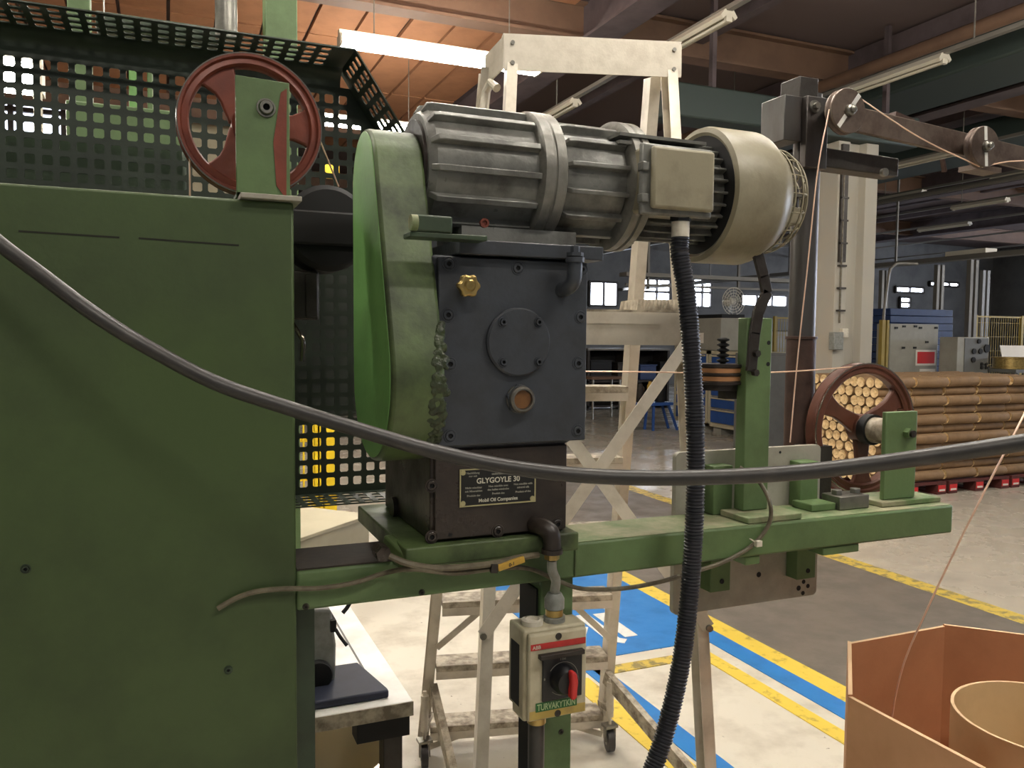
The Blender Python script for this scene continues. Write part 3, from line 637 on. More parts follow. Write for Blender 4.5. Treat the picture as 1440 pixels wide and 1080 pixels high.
mb.mesh([(gx0, GY, gz0), (gx0+ncol*PIT, GY, gz0), (gx0+ncol*PIT, GY, gz0+.012), (gx0, GY, gz0+.012)], [(0,1,2,3)])
def solid(o, th=.0025): s = o.modifiers.new('sheet', 'SOLIDIFY'); s.thickness = th; s.offset = 0; return o
solid(obj('back_sheet', mb, 'guard', gt))
mb = MB(); xend = gx0+ncol*PIT; xl = xe
fil = [(GY-.034*(1-math.cos(t_)), zroof+.034*math.sin(t_)) for t_ in [k*math.pi/12 for k in range(7)]]
for (y0, z0), (y1, z1) in zip(fil, fil[1:]): mb.mesh([(gx0, y0, z0), (xl+.02, y0, z0), (xl+.02, y1, z1), (gx0, y1, z1)], [(0,1,2,3)])
yb, zb = fil[-1]; nr = 4
for i in range(int((xl-gx0)/PIT)):
    for j in range(nr): cell(mb, (gx0+i*PIT, yb-(j+1)*PIT, zb), (1,0,0), (0,1,0))
xc = gx0+int((xl-gx0)/PIT)*PIT
mb.mesh([(xc, yb, zb), (xl+.02, yb, zb), (xl+.02, yb-nr*PIT, zb), (xc, yb-nr*PIT, zb)], [(0,1,2,3)])
mb.mesh([(gx0, yb-nr*PIT, zb), (xl+.02, yb-nr*PIT, zb), (xl+.02, yb-nr*PIT-.008, zb), (gx0, yb-nr*PIT-.008, zb)], [(0,1,2,3)])
bmesh.ops.remove_doubles(mb.bm, verts=mb.bm.verts, dist=1e-5); solid(obj('top_flange', mb, 'guard', gt))
mb = MB(); d = V((1, 0, -slope)).normalized()
for i in range(7):
    for j in range(nr): cell(mb, V((xl+.02, yb-(j+1)*PIT, zb))+d*(i*PIT+.004), d, (0,1,0))
p = V((xl+.02, yb, zb)); q = p+d*(7*PIT+.004)
mb.mesh([p, q, q+V((0, GY-yb, 0)), p+V((0, GY-yb, 0))], [(0,1,2,3)])
mb.mesh([p-V((0, nr*PIT, 0)), q-V((0, nr*PIT, 0)), q-V((0, nr*PIT+.008, 0)), p-V((0, nr*PIT+.008, 0))], [(0,1,2,3)])
mb.mesh([p, p+d*.004, p+d*.004-V((0, nr*PIT, 0)), p-V((0, nr*PIT, 0))], [(0,1,2,3)])
solid(obj('sloping_flange', mb, 'guard', gt))
mb = MB(); nb = 4
for i in range(ncol):
    for j in range(nb): cell(mb, (gx0+i*PIT, GY-(j+1)*PIT-.01, gz0), (1,0,0), (0,1,0))
mb.mesh([(gx0, GY, gz0), (xend, GY, gz0), (xend, GY-.01, gz0), (gx0, GY-.01, gz0)], [(0,1,2,3)])
solid(obj('bottom_flange', mb, 'guard', gt))
# ---- what stands behind the guard
t = thing('machine_housing', 'dark green machine housing behind the perforated guard', 'machine', (0, 2.2, 1.4))
zt = W(100, 195, 2.15).z; zb_ = W(440, 588, 2.1).z
obj('body', MB().box(-1.0, W(500, 400, 2.1).x+.04, 2.1, 2.32, zb_, zt-.16), 'housing_dark', t, .01)
obj('body_step', MB().box(-1.0, W(262, 200, 2.1).x, 2.1, 2.32, zt-.16, zt-.005), 'green_dark', t, .01)
obj('support_leg', MB().box(-.9, -.7, 2.15, 2.3, .003, zb_), 'green_dark', t)
def uprt(name, px0, px1, py0, py1, Y, th, m, lb, cat='post', zmin=None):
    a, b = W(px0, py0, Y), W(px1, py1, Y); z0 = b.z if zmin is None else zmin
    return tag(obj(name, MB().box(a.x, b.x, Y, Y+th, z0, a.z), m, None, .003), lb, cat)
uprt('frame_post', 372, 420, -120, 300, 2.6, .08, 'green', 'green machine frame post rising above the guard', zmin=.003)
uprt('frame_post', 90, 133, -160, 300, 2.45, .05, 'green', 'wide pale green frame post at the upper left', zmin=.003)
uprt('frame_beam', 134, 312, 14, 62, 2.7, .08, 'green_dark', 'dark green frame beam behind the guard\'s top edge', 'beam')
uprt('frame_post', 180, 200, 60, 300, 2.5, .04, 'green_bright', 'narrow light green post seen through the guard', zmin=.003)
uprt('frame_post', 143, 152, -80, 300, 2.55, .03, 'steel', 'thin steel post seen through the guard', zmin=.003)
uprt('frame_post', 206, 218, 60, 300, 2.52, .03, 'green', 'thin green post beside the light green one behind the guard', zmin=.003)
uprt('green_plate', 92, 258, 140, 200, 2.42, .02, 'green', 'green plate seen through the guard holes left of the pulley', 'plate', zmin=1.2)
uprt('wooden_post', 44, 61, 40, 300, 3.0, .05, 'beige_board', 'cream coloured post seen through the guard at the left', zmin=.003)
a = W(317, -60, 2.5); b = W(312, 56, 2.5)
tag(obj('silver_pipe', MB().cyl((a.x, 2.5, b.z), (a.x, 2.5, a.z+.3), .03, seg=20), 'steel'), 'silver pipe rising above the guard\'s top edge', 'pipe')
a = W(470, 600, 4.2); t = thing('yellow_rack', 'yellow steel rack glowing through the lower guard holes', 'rack', (a.x, 4.2, 0))
for px0, px1 in ((452, 473),): p, q = W(px0, 500, 4.2), W(px1, 500, 4.2); obj('upright', MB().box(p.x-.04, q.x, 4.2, 4.3, .003, W(460, 588, 4.2).z), 'yellow', t)
p = W(425, 500, 4.2)
for k in range(5): obj('bar', MB().box(p.x+k*.025, p.x+k*.025+.009, 4.2, 4.21, .1, W(460, 588, 4.2).z), 'yellow', t)
for z in (.2, .4, .6, .8, 1.0): obj('rung', MB().box(p.x-.02, a.x, 4.212, 4.24, z, z+.03), 'yellow', t)
z = W(460, 240, 4.2).z; obj('sign_plate', MB().box(W(450, 240, 4.2).x, W(476, 240, 4.2).x, 4.18, 4.199, z-.04, z+.04), 'yellow', t); obj('sign_post', MB().box(a.x-.06, a.x-.04, 4.2, 4.22, .9, z+.03), 'dark_steel', t)
# dark take-up drum and switch between cabinet and belt cover
c = W(460, 322, 1.66); t = thing('dark_drum', 'dark round drum between cabinet and belt cover', 'drum', (c.x, 1.7, c.z))
obj('drum_body', MB().lathe((c.x, 1.64, c.z), (0, 1, 0), [(0,0),(.075,0),(.085,.01),(.085,.10),(.075,.11),(0,.11)], 40), 'near_black', t)
obj('guard_band', MB().box(c.x-.1, c.x+.07, 1.625, 1.639, c.z-.035, c.z+.03), 'near_black', t, .004)
obj('bracket', MB().box(c.x-.03, c.x+.03, 1.7515, 1.885, c.z-.03, c.z+.03), 'dark_steel', t)
a, b = W(418, 380, 1.66), W(449, 450, 1.66); t = thing('limit_switch', 'small dark switch box below the dark drum', 'switch', (a.x, 1.66, b.z))
obj('switch_body', MB().box(a.x-.04, b.x, 1.66, 1.72, b.z, a.z), 'dark_steel', t, .004); obj('switch_cover', MB().box(a.x+.015, b.x-.004, 1.653, 1.6595, b.z+.006, a.z-.006), 'dark_steel', t, .002)
obj('mount', MB().box(a.x, b.x-.01, 1.7205, 1.885, b.z+.03, a.z-.03), 'dark_steel', t)
q = W(426, 487, 1.66); obj('lever', MB().tube([V((q.x-.02, 1.69, b.z)), q+V((0, 0, .012)), q, q-V((.002, 0, .03))], .005, 8, .006), 'worn_metal', t)
# ---- main beam with its base plate
bz0, bz1, by1 = 1.111, 1.176, 1.435
bx1 = W(1340, 735, CY).x
bt = thing('support_beam', 'long green square support beam carrying gearbox, plate and wheel', 'beam', (.2, 1.37, bz0))
mb = MB(); mb.box(cx+.0005, bx1, CY, by1, bz0, bz1-.0008); obj('tube', mb, 'green', bt, .005)
xa = W(795, 750, 1.3).x
obj('dusty_top', MB().box(xa, bx1-.004, CY+.004, by1-.004, bz1-.0007, bz1), 'green_dust', bt)
obj('grimy_top', MB().box(cx+.002, xa-.0005, CY+.004, by1-.004, bz1-.0007, bz1+.002), 'grime', bt)
obj('base_plate', MB().box(.345, .655, 1.245, 1.60, bz1+.0025, bz1+.034), 'green_grimy', bt, .003)
obj('weld_seam', MB().tube([(xa+.02, CY-.001, bz0+.004), (xa+.02, CY-.001, bz1-.004)], .002, 6, .02), 'green_grimy', bt)
for px, py in ((593, 833), (430, 853)): socket_bolt(W(px, py, CY), .004, bt, 'dark_steel', h=.004)
# clamp shoe with bolt at the left of the base plate
q = W(545, 775, 1.27)
obj('clamp_shoe', MB().bar(W(545, 762, 1.33), W(578, 795, 1.255), .03, .02, (0, 0, 1)), 'green_grimy', bt, .004)
obj('clamp_bolt', MB().cyl(W(532, 772, 1.30), W(540, 780, 1.27), .013, seg=6), 'gear_oily', bt)
# leg post under the beam
px0, px1 = .615, .681
obj('leg_post', MB().box(px0, px1, 1.315, 1.41, .012, bz0-.0005), 'green', bt, .003)
obj('leg_channel_shade', MB().box(px0-.004, px0-.0005, 1.325, 1.40, .05, bz0-.02), 'near_black', bt)  # near-black sheet stands in for shade inside an open channel
obj('leg_foot', MB().box(px0-.05, px1+.05, 1.27, 1.46, .001, .0115), 'green', bt)
socket_bolt(W(789, 1029, 1.315), .004, bt, 'dark_steel', h=.003)
# ---- gearbox
gt_ = thing('gearbox', 'dark grey gearbox on the green beam, with sight glass and brass knob', 'gearbox', (.5, 1.4, bz1+.034))
gz = bz1+.0345
lx0, lx1 = .393, .640; zlow = 1.372
obj('lower_body', MB().box(lx0, lx1, 1.27, 1.57, gz, zlow), 'gear_oily', gt_, .004)
obj('lower_front_cover', MB().box(lx0+.006, lx1-.002, 1.262, 1.2695, gz+.004, zlow-.01), 'gear_oily', gt_, .002)
ux0, ux1 = .400, .669; ztop = W(720, 362, 1.25).z; zbot = W(725, 625, 1.25).z
mb = MB(); mb.prism([(ux0, 1.262, zbot-.004), (ux1-.03, 1.262, zbot-.004), (ux1, 1.262, zbot+.012), (ux1, 1.262, ztop), (ux0-.008, 1.262, ztop)], (0, .31, 0)); obj('upper_body', mb, 'gear_paint', gt_, .006)
obj('upper_front_cover', MB().box(ux0, ux1-.002, 1.25, 1.2615, zbot+.002, ztop-.003), 'gear_paint', gt_, .002)
for px, py in ((631, 371), (728, 377), (818, 379), (630, 443), (816, 446), (633, 512), (813, 511), (633, 613), (812, 606)): socket_bolt(W(px, py, 1.25), .0085, gt_, 'gear_paint', h=.004)
for px, py in ((607, 683), (607, 755), (700, 747), (784, 737), (784, 668)): socket_bolt(W(px, py, 1.262), .0085, gt_, 'gear_oily', h=.004)
q = W(633, 752, 1.262); obj('oil_hole', MB().cyl(q, q+V((0, -.0006, 0)), .0035, seg=10), 'near_black', gt_)
q = W(728, 481, 1.25); rc = obj('round_cover', MB().lathe(q, (0,-1,0), [(.057,0),(.057,.006),(.054,.0085),(.02,.0085),(0,.0085)], 56), 'gear_paint', gt_)
for px, py in ((707, 453), (757, 453), (707, 509), (757, 509)): socket_bolt(W(px, py, 1.2415), .006, gt_, 'gear_paint', h=.008)
q = W(730, 561, 1.25); sg = obj('sight_glass', MB().lathe(q, (0,-1,0), [(.024,0),(.024,.004),(.022,.004),(.022,.016),(.019,.019),(.0165,.019),(.0155,.012),(0,.012)], 40), 'steel', gt_)
obj('sight_hexagon', MB().cyl(q, q+V((0, -.008, 0)), .0255, seg=6), 'gear_paint', gt_); obj('glass', MB().cyl(q+V((0, -.0125, 0)), q+V((0, -.014, 0)), .0152, seg=32), 'glass_oil', sg)
q = W(652, 403, 1.25); kn = MB(); kp = []
for i in range(40):
    an = 2*math.pi*i/40; r = .0175*(1+.10*math.cos(6*an)); kp.append(q+V((r*math.cos(an), -.014, r*math.sin(an))))
kn.prism(kp, (0, -.016, 0)); kb = obj('brass_knob', kn, 'brass', gt_, .003, label='knurled brass breather knob'); obj('knob_stem', MB().cyl(q, q+V((0, -.014, 0)), .009), 'brass', kb); obj('knob_cap', MB().cyl(q+V((0, -.0305, 0)), q+V((0, -.034, 0)), .010, .007), 'brass', kb)
# upper right elbow fitting
q = W(790, 408, 1.25); e = obj('breather_elbow', MB().tube([q, q+V((.0, -.02, .002)), q+V((.004, -.034, .012)), q+V((.006, -.036, .03)), q+V((.006, -.036, .045))], .0125, 14, .004), 'gear_paint', gt_)
for dz, r, h in ((.044, .016, .008), (.054, .0145, .006), (.0605, .008, .01)): obj('fitting_collar', MB().cyl(q+V((.006, -.036, dz)), q+V((.006, -.036, dz+h)), r, seg=6 if r < .016 else 20), 'gear_paint', e)
# drain elbow bottom right
q = W(752, 738, 1.262); e = obj('drain_elbow', MB().tube([q, q+V((.004, -.02, .001)), q+V((.014, -.034, -.008)), q+V((.016, -.036, -.028)), q+V((.016, -.036, -.034))], .0155, 16, .004), 'gear_oily', gt_)
obj('drain_collar', MB().cyl(q+V((.016, -.036, -.0345)), q+V((.016, -.036, -.042)), .018, seg=20), 'gear_oily', e); obj('drain_nut', MB().cyl(q+V((.016, -.036, -.0425)), q+V((.016, -.036, -.052)), .013, seg=6), 'brass', e)
DR = q+V((.016, -.036, -.052))
q = W(833, 600, 1.40); obj('lifting_eye', MB().lathe((ux1+.002, 1.33, W(830, 600, 1.33).z), (0, 1, 0), [(.016,-.006),(.016,.006),(.008,.006),(.008,-.006)], 24, True), 'dark_steel', gt_)
q = W(553, 712, 1.5); obj('side_plug', MB().cyl((lx0-.0005, 1.49, q.z), (lx0-.008, 1.49, q.z), .02, seg=20), 'gear_oily', gt_)
# top mounting plate and welded angle
tp = obj('top_plate', MB().box(.430, .690, 1.236, 1.57, ztop+.0005, ztop+.024), 'gear_paint', gt_, .002)
ang = obj('mounting_angle', MB().box(.338, .462, 1.196, 1.2355, ztop+.018, ztop+.026), 'green_dark', gt_, .0015); obj('angle_lug', MB().box(.338, .405, 1.196, 1.204, ztop+.0265, ztop+.052), 'green_dark', ang, .003)
obj('angle_lug_end', MB().cyl((.338, 1.1955, ztop+.039), (.348, 1.1955, ztop+.039), .012, seg=16), 'green_dust', ang)
# lubricant plate
c0, c1, c2 = W(646, 660, 1.2615), W(753, 657, 1.2615), W(651, 713, 1.2615); nx0, nx1 = c0.x, c1.x; nz1 = c0.z; nz0 = c2.z; ny = 1.2612
npl = obj('lubricant_plate', MB().box(nx0, nx1, ny-.0012, ny, nz0, nz1), 'plate_black', gt_, label='black lubricant instruction plate with gold border')
mb = MB(); bw = .0022; mb.box(nx0, nx1, ny-.0018, ny-.0012, nz1-bw, nz1).box(nx0, nx1, ny-.0018, ny-.0012, nz0, nz0+bw).box(nx0, nx0+bw, ny-.0018, ny-.0012, nz0+bw, nz1-bw).box(nx1-bw, nx1, ny-.0018, ny-.0012, nz0+bw, nz1-bw); obj('gold_border', mb, 'plate_gold', npl)
for x in (nx0+.006, nx1-.006):
    for z in (nz0+.006, nz1-.006): obj('corner_rivet', MB().lathe((x, ny-.0012, z), (0,-1,0), [(.0045,0),(.0042,.0012),(0,.0018)], 14), 'plate_gold', npl)
nw, nh = nx1-nx0, nz1-nz0
def tl(s, u, v, h, m='dull_text'): text('lettering', s, (nx0+nw*u, ny-.0013, nz0+nh*v), h, m, npl, align='CENTER', depth=.0003)
tl('GLYGOYLE 30', .50, .60, .0125, 'pale_text'); tl('Mobil Oil Companies', .5, .10, .0082, 'pale_text')
for s, u, v in (('Nachfüllung', .17, .86), ('nur mit', .17, .78), ('Remplir', .52, .89), ('seulement avec', .52, .81), ('Refill only', .85, .89), ('with', .85, .81),
                ('Nicht mischbar', .18, .47), ('mit Mineralölen', .18, .38), ('Non miscible avec', .5, .48), ('des huiles minérales', .5, .39), ('Not miscible with', .83, .49), ('mineral oils', .83, .40), ('Produkt der', .18, .26), ('Produit des', .5, .28), ('Product of the', .83, .28)): tl(s, u, v, .0048)
# ---- belt cover: hull of a small and a large circle, drawn along X
q0, q1 = XP(512, 180, .313), XP(537, 657, .313)
ra, rb = .085, .140; ya, yb2 = 1.405, 1.345; za, zb2 = q0.z-ra, q1.z+rb
L = math.hypot(yb2-ya, zb2-za); base = math.atan2(zb2-za, yb2-ya); be = math.acos((ra-rb)/L)
out = []
def arc(cy_, cz_, r, a0, a1, n):
    for i in range(n+1):
        a = a0+(a1-a0)*i/n; out.append((cy_+r*math.cos(a), cz_+r*math.sin(a)))
arc(ya, za, ra, base+be, base+2*math.pi-be, 20); arc(yb2, zb2, rb, base-be, base+be, 28)
t = thing('belt_cover', 'tall green rounded belt cover at the motor\'s left end', 'belt cover', (.35, 1.35, zb2-rb))
mb = MB(); mb.prism([(.3135, y, z) for y, z in out], (.084, 0, 0)); obj('shell', mb, 'green_grimy', t, .006, sharp=.5)
ins = []
cyy, czz = (ya+yb2)/2, (za+zb2)/2
mb = MB(); mb.prism([(.3125, cyy+(y-cyy)*.93, czz+(z-czz)*.98) for y, z in out], (.0009, 0, 0)); obj('lit_side_face', mb, 'green_bright', t)  # brighter green paints in the light falling from the left
def cover_front(z):
    ys = [y0+(y1-y0)*(z-z0)/(z1-z0) for (y0, z0), (y1, z1) in zip(out, out[1:]+out[:1]) if (z0-z)*(z1-z) <= 0 and z0 != z1]
    return min(ys)
mb = MB(); rnd = random.Random(3); zA, zB = W(606, 455, 1.22).z, W(610, 645, 1.22).z
for i in range(90):
    f_ = i/89; z = zA*(1-f_)+zB*f_; wdt = .006+.020*math.sin(f_*3.0)
    mb.ball((.400-wdt*rnd.uniform(0, 1), cover_front(z)+rnd.uniform(.0, .003), z+rnd.uniform(-.003, .003)), rnd.uniform(.005, .0085), (1.0, .45, .9), 8, 6)
o = obj('sealant_bead', mb, 'weld', t)
r_ = o.modifiers.new('fuse', 'REMESH'); r_.mode = 'VOXEL'; r_.voxel_size = .0016; r_.use_smooth_shade = True
s_ = o.modifiers.new('soft', 'SMOOTH'); s_.factor = .5; s_.iterations = 4
# ---- gear motor
my, mz = 1.41, 1.838
mt = thing('gear_motor', 'grey finned gear motor with cream fan cover on top of the gearbox', 'motor', (.75, my, ztop))
A = (1, 0, 0)
obj('input_neck', MB().lathe((.398, my, mz), A, [(0,0),(.085,0),(.085,.03),(0,.03)], 40), 'gear_oily', mt)
def finned(name, x0, x1, rc, rf, n, th, m='motor', ph=0.0, skip=lambda a: False):
    mb = MB(); mb.lathe((x0, my, mz), A, [(0,0),(rc*.92,0),(rc,.012),(rc,x1-x0-.006),(0,x1-x0-.006)], 64); core = obj(name, mb, m, mt)
    for k in range(n):
        a = ph+2*math.pi*k/n
        if skip(a): continue
        d = V((0, math.cos(a), math.sin(a))); s = V((0, -math.sin(a), math.cos(a))); c = V((x0, my, mz)); ln = x1-x0
        prof = [(.002, rc-.004), (.012, rf*.985), (.024, rf), (ln-.006, rf), (ln-.003, rc-.004)]
        mb = MB(); pts = [c+V((u, 0, 0))+d*r-s*(th/2) for u, r in prof]; mb.prism(pts, s*th); obj('fin', mb, m, core, .0015)
finned('gear_stage_body', .404, .606, .104, .117, 14, .011, ph=.12)
obj('middle_flange', MB().lathe((.600, my, mz), A, [(0,0),(.112,0),(.121,.006),(.121,.022),(.1185,.024),(.1185,.027),(.121,.029),(.121,.046),(.112,.052),(0,.052)], 64), 'motor_ring', mt)
finned('second_stage_body', .652, .786, .096, .110, 14, .009, ph=.3)
obj('rear_flange', MB().lathe((.782, my, mz), A, [(0,0),(.110,0),(.122,.006),(.122,.020),(.118,.022),(.118,.025),(.122,.027),(.122,.040),(.110,.05),(.09,.055),(0,.055)], 64), 'motor_ring', mt)
for k in range(6):
    a = k*math.pi/3+.5; d = V((0, math.cos(a), math.sin(a))); p = V((.837, my, mz))+d*.1; obj('flange_bolt', MB().cyl(p, p+V((.012, 0, 0)), .008, seg=6), 'dark_steel', mt)
finned('stator_body', .836, 1.03, .086, .099, 26, .005, ph=.1)
# terminal box on the front of the stator
tx0, tx1 = W(907, 240, 1.255).x, W(1005, 250, 1.255).x; tz1, tz0 = W(950, 203, 1.255).z, W(950, 303, 1.255).z
tb = obj('terminal_box', MB().box(tx0+.006, tx1-.004, 1.275, 1.345, tz0+.006, tz1-.004), 'cream_dirty', mt, .006)
obj('terminal_gasket', MB().box(tx0-.002, tx1+.002, 1.264, 1.2745, tz0, tz1), 'motor', tb, .004); obj('terminal_lid', MB().box(tx0+.014, tx1-.002, 1.250, 1.2635, tz0+.010, tz1-.006), 'cream_dirty', tb, .006)
for x, z in ((tx0+.005, tz0+.02), (tx0+.005, tz1-.05)): obj('lid_clip', MB().box(x-.008, x+.006, 1.258, 1.2765, z, z+.016), 'motor', tb, .002)
for zz in (0.0, .014): obj('box_neck_fin', MB().box(tx0-.02, tx1+.02, 1.31, 1.42, tz1+.006+zz, tz1+.012+zz), 'motor', mt)
# fan cover: open front edge, taper at the back
cw = MB(); x0 = 1.0
cw.lathe((x0, my, mz), A, [(.118,.004),(.124,0),(.134,.003),(.136,.010),(.136,.108),(.133,.118),(.112,.152),(.107,.155),(.104,.152),(.128,.116),(.131,.105),(.131,.012),(.118,.010)], 72, True)
obj('fan_cover', cw, 'cream', mt, sharp=.7, label='cream painted fan cover')
obj('cover_gap', MB().lathe((x0+.004, my, mz), A, [(.086,0),(.1285,0),(.1285,.01),(.086,.01)], 60, True), 'near_black', mt)
mb = MB()
for k in range(18):
    a = k*2*math.pi/18; P = []
    for j in range(6):
        f_ = j/5; r = .110*(1-f_**3*.8); P.append(V((1.148+.072*math.sin(f_*1.57), my+r*math.cos(a), mz+r*math.sin(a))))
    mb.tube(P, .0016, 5, .02)
for f_ in (.1, .3, .5, .7, .85): r = .110*(1-f_**3*.8); mb.lathe((1.148+.072*math.sin(f_*1.57), my, mz), A, [(r-.0015,-.0015),(r+.0015,-.0015),(r+.0015,.0015),(r-.0015,.0015)], 40, True)
obj('fan_guard_grille', mb, 'cream_dirty', mt)
obj('grille_plate', MB().box(1.158, 1.208, my-.075, my-.03, mz-.055, mz-.02), 'cream', mt, .002); obj('grille_bracket', MB().box(1.156, 1.212, my-.08, my-.04, mz+.0, mz+.008), 'steel', mt); obj('grille_bolt', MB().cyl((1.196, my-.07, mz-.025), (1.196, my-.07, mz+.016), .005, seg=8), 'dark_steel', mt)
obj('fan_hub', MB().cyl((1.10, my, mz), (1.145, my, mz), .08, .05), 'near_black', mt)
obj('cradle', MB().box(.47, .69, 1.34, 1.48, ztop+.0245, mz-.10), 'motor', mt)
q = W(683, 313, 1.30); obj('drain_plug', MB().lathe(q+V((0,.01,0)), (0,-1,0), [(.008,0),(.008,.006),(.0045,.006),(.004,.003),(0,.003)], 18), 'red_cast', mt)
gl = W(957, 312, 1.285); g = obj('cable_gland', MB().cyl(gl, gl-V((0, 0, .028)), .0165, seg=24), 'white_plastic', mt); obj('gland_nut', MB().cyl(gl+V((0, 0, .0005)), gl+V((0, 0, .02)), .02, seg=6), 'black_plastic', g)
# ---- safety switch on the leg post
sx0, sx1, sy0, sy1, sz0, sz1 = .547, .665, 1.222, 1.3145, .895, 1.053
t = thing('safety_switch', 'cream switch box with red rotary handle on the green post', 'switch', (.6, 1.27, sz0))
mb = MB(); ch = .014; bk = .006
mb.prism([(sx0+bk, sy1, sz0+bk), (sx1-bk, sy1, sz0+bk), (sx1-bk, sy1, sz1-bk), (sx0+bk, sy1, sz1-bk)], (0, -.03, 0)); obj('back_shell', mb, 'box_cream', t, .004)
def frus(x0, x1, z0, z1, y0, y1, i):
    return MB().mesh([(x0,y0,z0),(x1,y0,z0),(x1,y0,z1),(x0,y0,z1),(x0+i,y1,z0+i),(x1-i,y1,z0+i),(x1-i,y1,z1-i),(x0+i,y1,z1-i)], [(0,1,2,3),(4,5,6,7),(0,1,5,4),(1,2,6,5),(2,3,7,6),(3,0,4,7)])
obj('front_cover', frus(sx0, sx1, sz0, sz1, sy1-.031, sy0+.012, .0).box(sx0+.004, sx1-.004, sy0, sy0+.012, sz0+.004, sz1-.004), 'box_cream', t, .004)
y = sy0-.0004
def fx(u): return sx0+.004+(sx1-sx0-.008)*u
def fz(v): return sz0+.004+(sz1-sz0-.008)*v
obj('lower_stain', MB().box(fx(.02), fx(.98), y-.0002, sy0-.00005, fz(.02), fz(.12)), 'box_yellowed', t)
rs = obj('red_stripe', MB().box(fx(.03), fx(.97), y-.0006, y-.0001, fz(.82), fz(.89)), 'red_print', t); text('lettering', 'ABB', (fx(.06), y-.0007, fz(.833)), .0085, 'pale_text', rs, depth=.0002)
pl = obj('dial_plate', MB().box(fx(.22), fx(.90), y-.004, y-.0003, fz(.225), fz(.72)), 'black_plastic', t, .001)
obj('plate_hood', MB().box(fx(.15), fx(.91), y-.012, y-.0003, fz(.72)+.0005, fz(.775)), 'dark_steel', t, .001)
dc = V((fx(.565), y-.004, fz(.46))); rr = .029
obj('white_ring', MB().lathe(dc, (0,-1,0), [(rr,-.0002),(rr,.0005),(rr-.0008,.0005),(rr-.0008,-.0002)], 48, True, 0, 4.9), 'dull_text', pl)
text('lettering', 'I ON', (dc.x, dc.y-.0001, fz(.675)), .005, 'dull_text', pl, align='CENTER', depth=.0002); text('lettering', '0', (fx(.24), dc.y-.0001, fz(.47)), .005, 'dull_text', pl, depth=.0002)
kb = obj('rotary_knob', MB().lathe(dc, (0,-1,0), [(.0245,0),(.0235,.014),(.019,.022),(0,.023)], 40), 'black_plastic', t)
hp = [(-.004, .021), (.003, .023), (.0075, .018), (.010, .004), (.0085, -.010), (.008, -.022), (.003, -.026), (-.0035, -.024), (-.004, -.010), (-.0025, .002)]
obj('red_handle', MB().prism([dc+V((a+.003, -.018, b)) for a, b in hp], (0, -.016, 0)), 'red_handle', t, .003)
gp = obj('name_strip', MB().box(fx(.12), fx(.83), y-.0008, y-.0003, fz(.105), fz(.21)), 'green_print', t, .0003); text('lettering', 'TURVAKYTKIN', (fx(.475), y-.0009, fz(.122)), .0155, 'lightgreen_text', gp, align='CENTER', depth=.0002, width=.072)
for v in (.945, .05): q = V((fx(.5), y, fz(v))); obj('screw_hole', MB().lathe(q, (0,-1,0), [(.006,-.0002),(.006,.0006),(.0045,.0008),(.004,.0003),(0,.0003)], 18), 'dark_steel', t)
obj('side_label', MB().box(sx0-.0006, sx0-.0001, sy0+.03, sy0+.066, sz0+.02, sz1-.03), 'near_black', t)
q = V((sx0+.028, 1.262, sz1)); obj('blank_gland', MB().lathe(q, (0,0,1), [(.019,0),(.019,.008),(.013,.009),(.011,.003),(0,.003)], 28), 'white_plastic', t)
q = V((sx0+.070, 1.262, sz1)); GT = q+V((0, 0, .05)); g = obj('top_gland', MB().lathe(q, (0,0,1), [(.019,0),(.019,.008),(.014,.009),(.014,.022),(.0175,.023),(.0175,.04),(.012,.05),(0,.05)], 24), 'grey_plastic', t); obj('gland_ring', MB().ring(q+V((0, 0, .010)), (0, 0, 1), .0155, .014, .011, 24), 'brass', g)
q = V((sx0+.038, 1.262, sz0)); obj('bottom_gland', MB().cyl(q, q-V((0, 0, .018)), .0165, seg=20), 'brass', t)
tag(obj('supply_cable', MB().tube([q-V((0, 0, .0185)), q-V((0, 0, .1)), q-V((0, 0, .4)), q-V((0, -.01, .7)), V((q.x, q.y+.01, .02))], .0145, 14, .03), 'black_rubber'), 'thick black cable leaving the switch box downward', 'cable')
# ---- cables
tag(obj('hanging_cable', MB().tube([D(px, py, d) for px, py, d in ((-160, 205, .98), (-60, 292, .99), (0, 343, 1.0), (60, 388, 1.0), (130, 440, 1.0), (200, 484, 1.01), (300, 537, 1.01), (400, 572, 1.02), (500, 603, 1.02), (600, 632, 1.02), (700, 654, 1.02), (800, 667, 1.01), (900, 672, 1.0), (1000, 671, .99), (1100, 666, .97), (1200, 656, .95), (1320, 640, .92), (1440, 622, .89), (1560, 600, .86), (1720, 560, .86), (2000, 470, .9), (2400, 300, 1.0), (2900, 40, 1.1))], .0096, 16, .015), 'black_rubber'), 'thick black cable hanging in a long curve across the whole view', 'cable')
HP = [gl-V((0, 0, .029)), gl-V((0, 0, .06))]+[W(px, py, Y) for px, py, Y in ((966, 420, 1.275), (974, 520, 1.262), (978, 620, 1.25), (977, 720, 1.245), (970, 830, 1.24), (958, 930, 1.23), (938, 1020, 1.22), (915, 1090, 1.21), (880, 1180, 1.2))]
PT = .0062
def hose_r(L): return .0176 if (L/PT) % 1.0 < .55 else .0158
tag(obj('corrugated_hose', MB().tube(HP, .0165, 14, .00155, rf=hose_r), 'hose_black', None, sharp=.5), 'black corrugated conduit hanging from the motor terminal box', 'hose')
yk = CY-.006
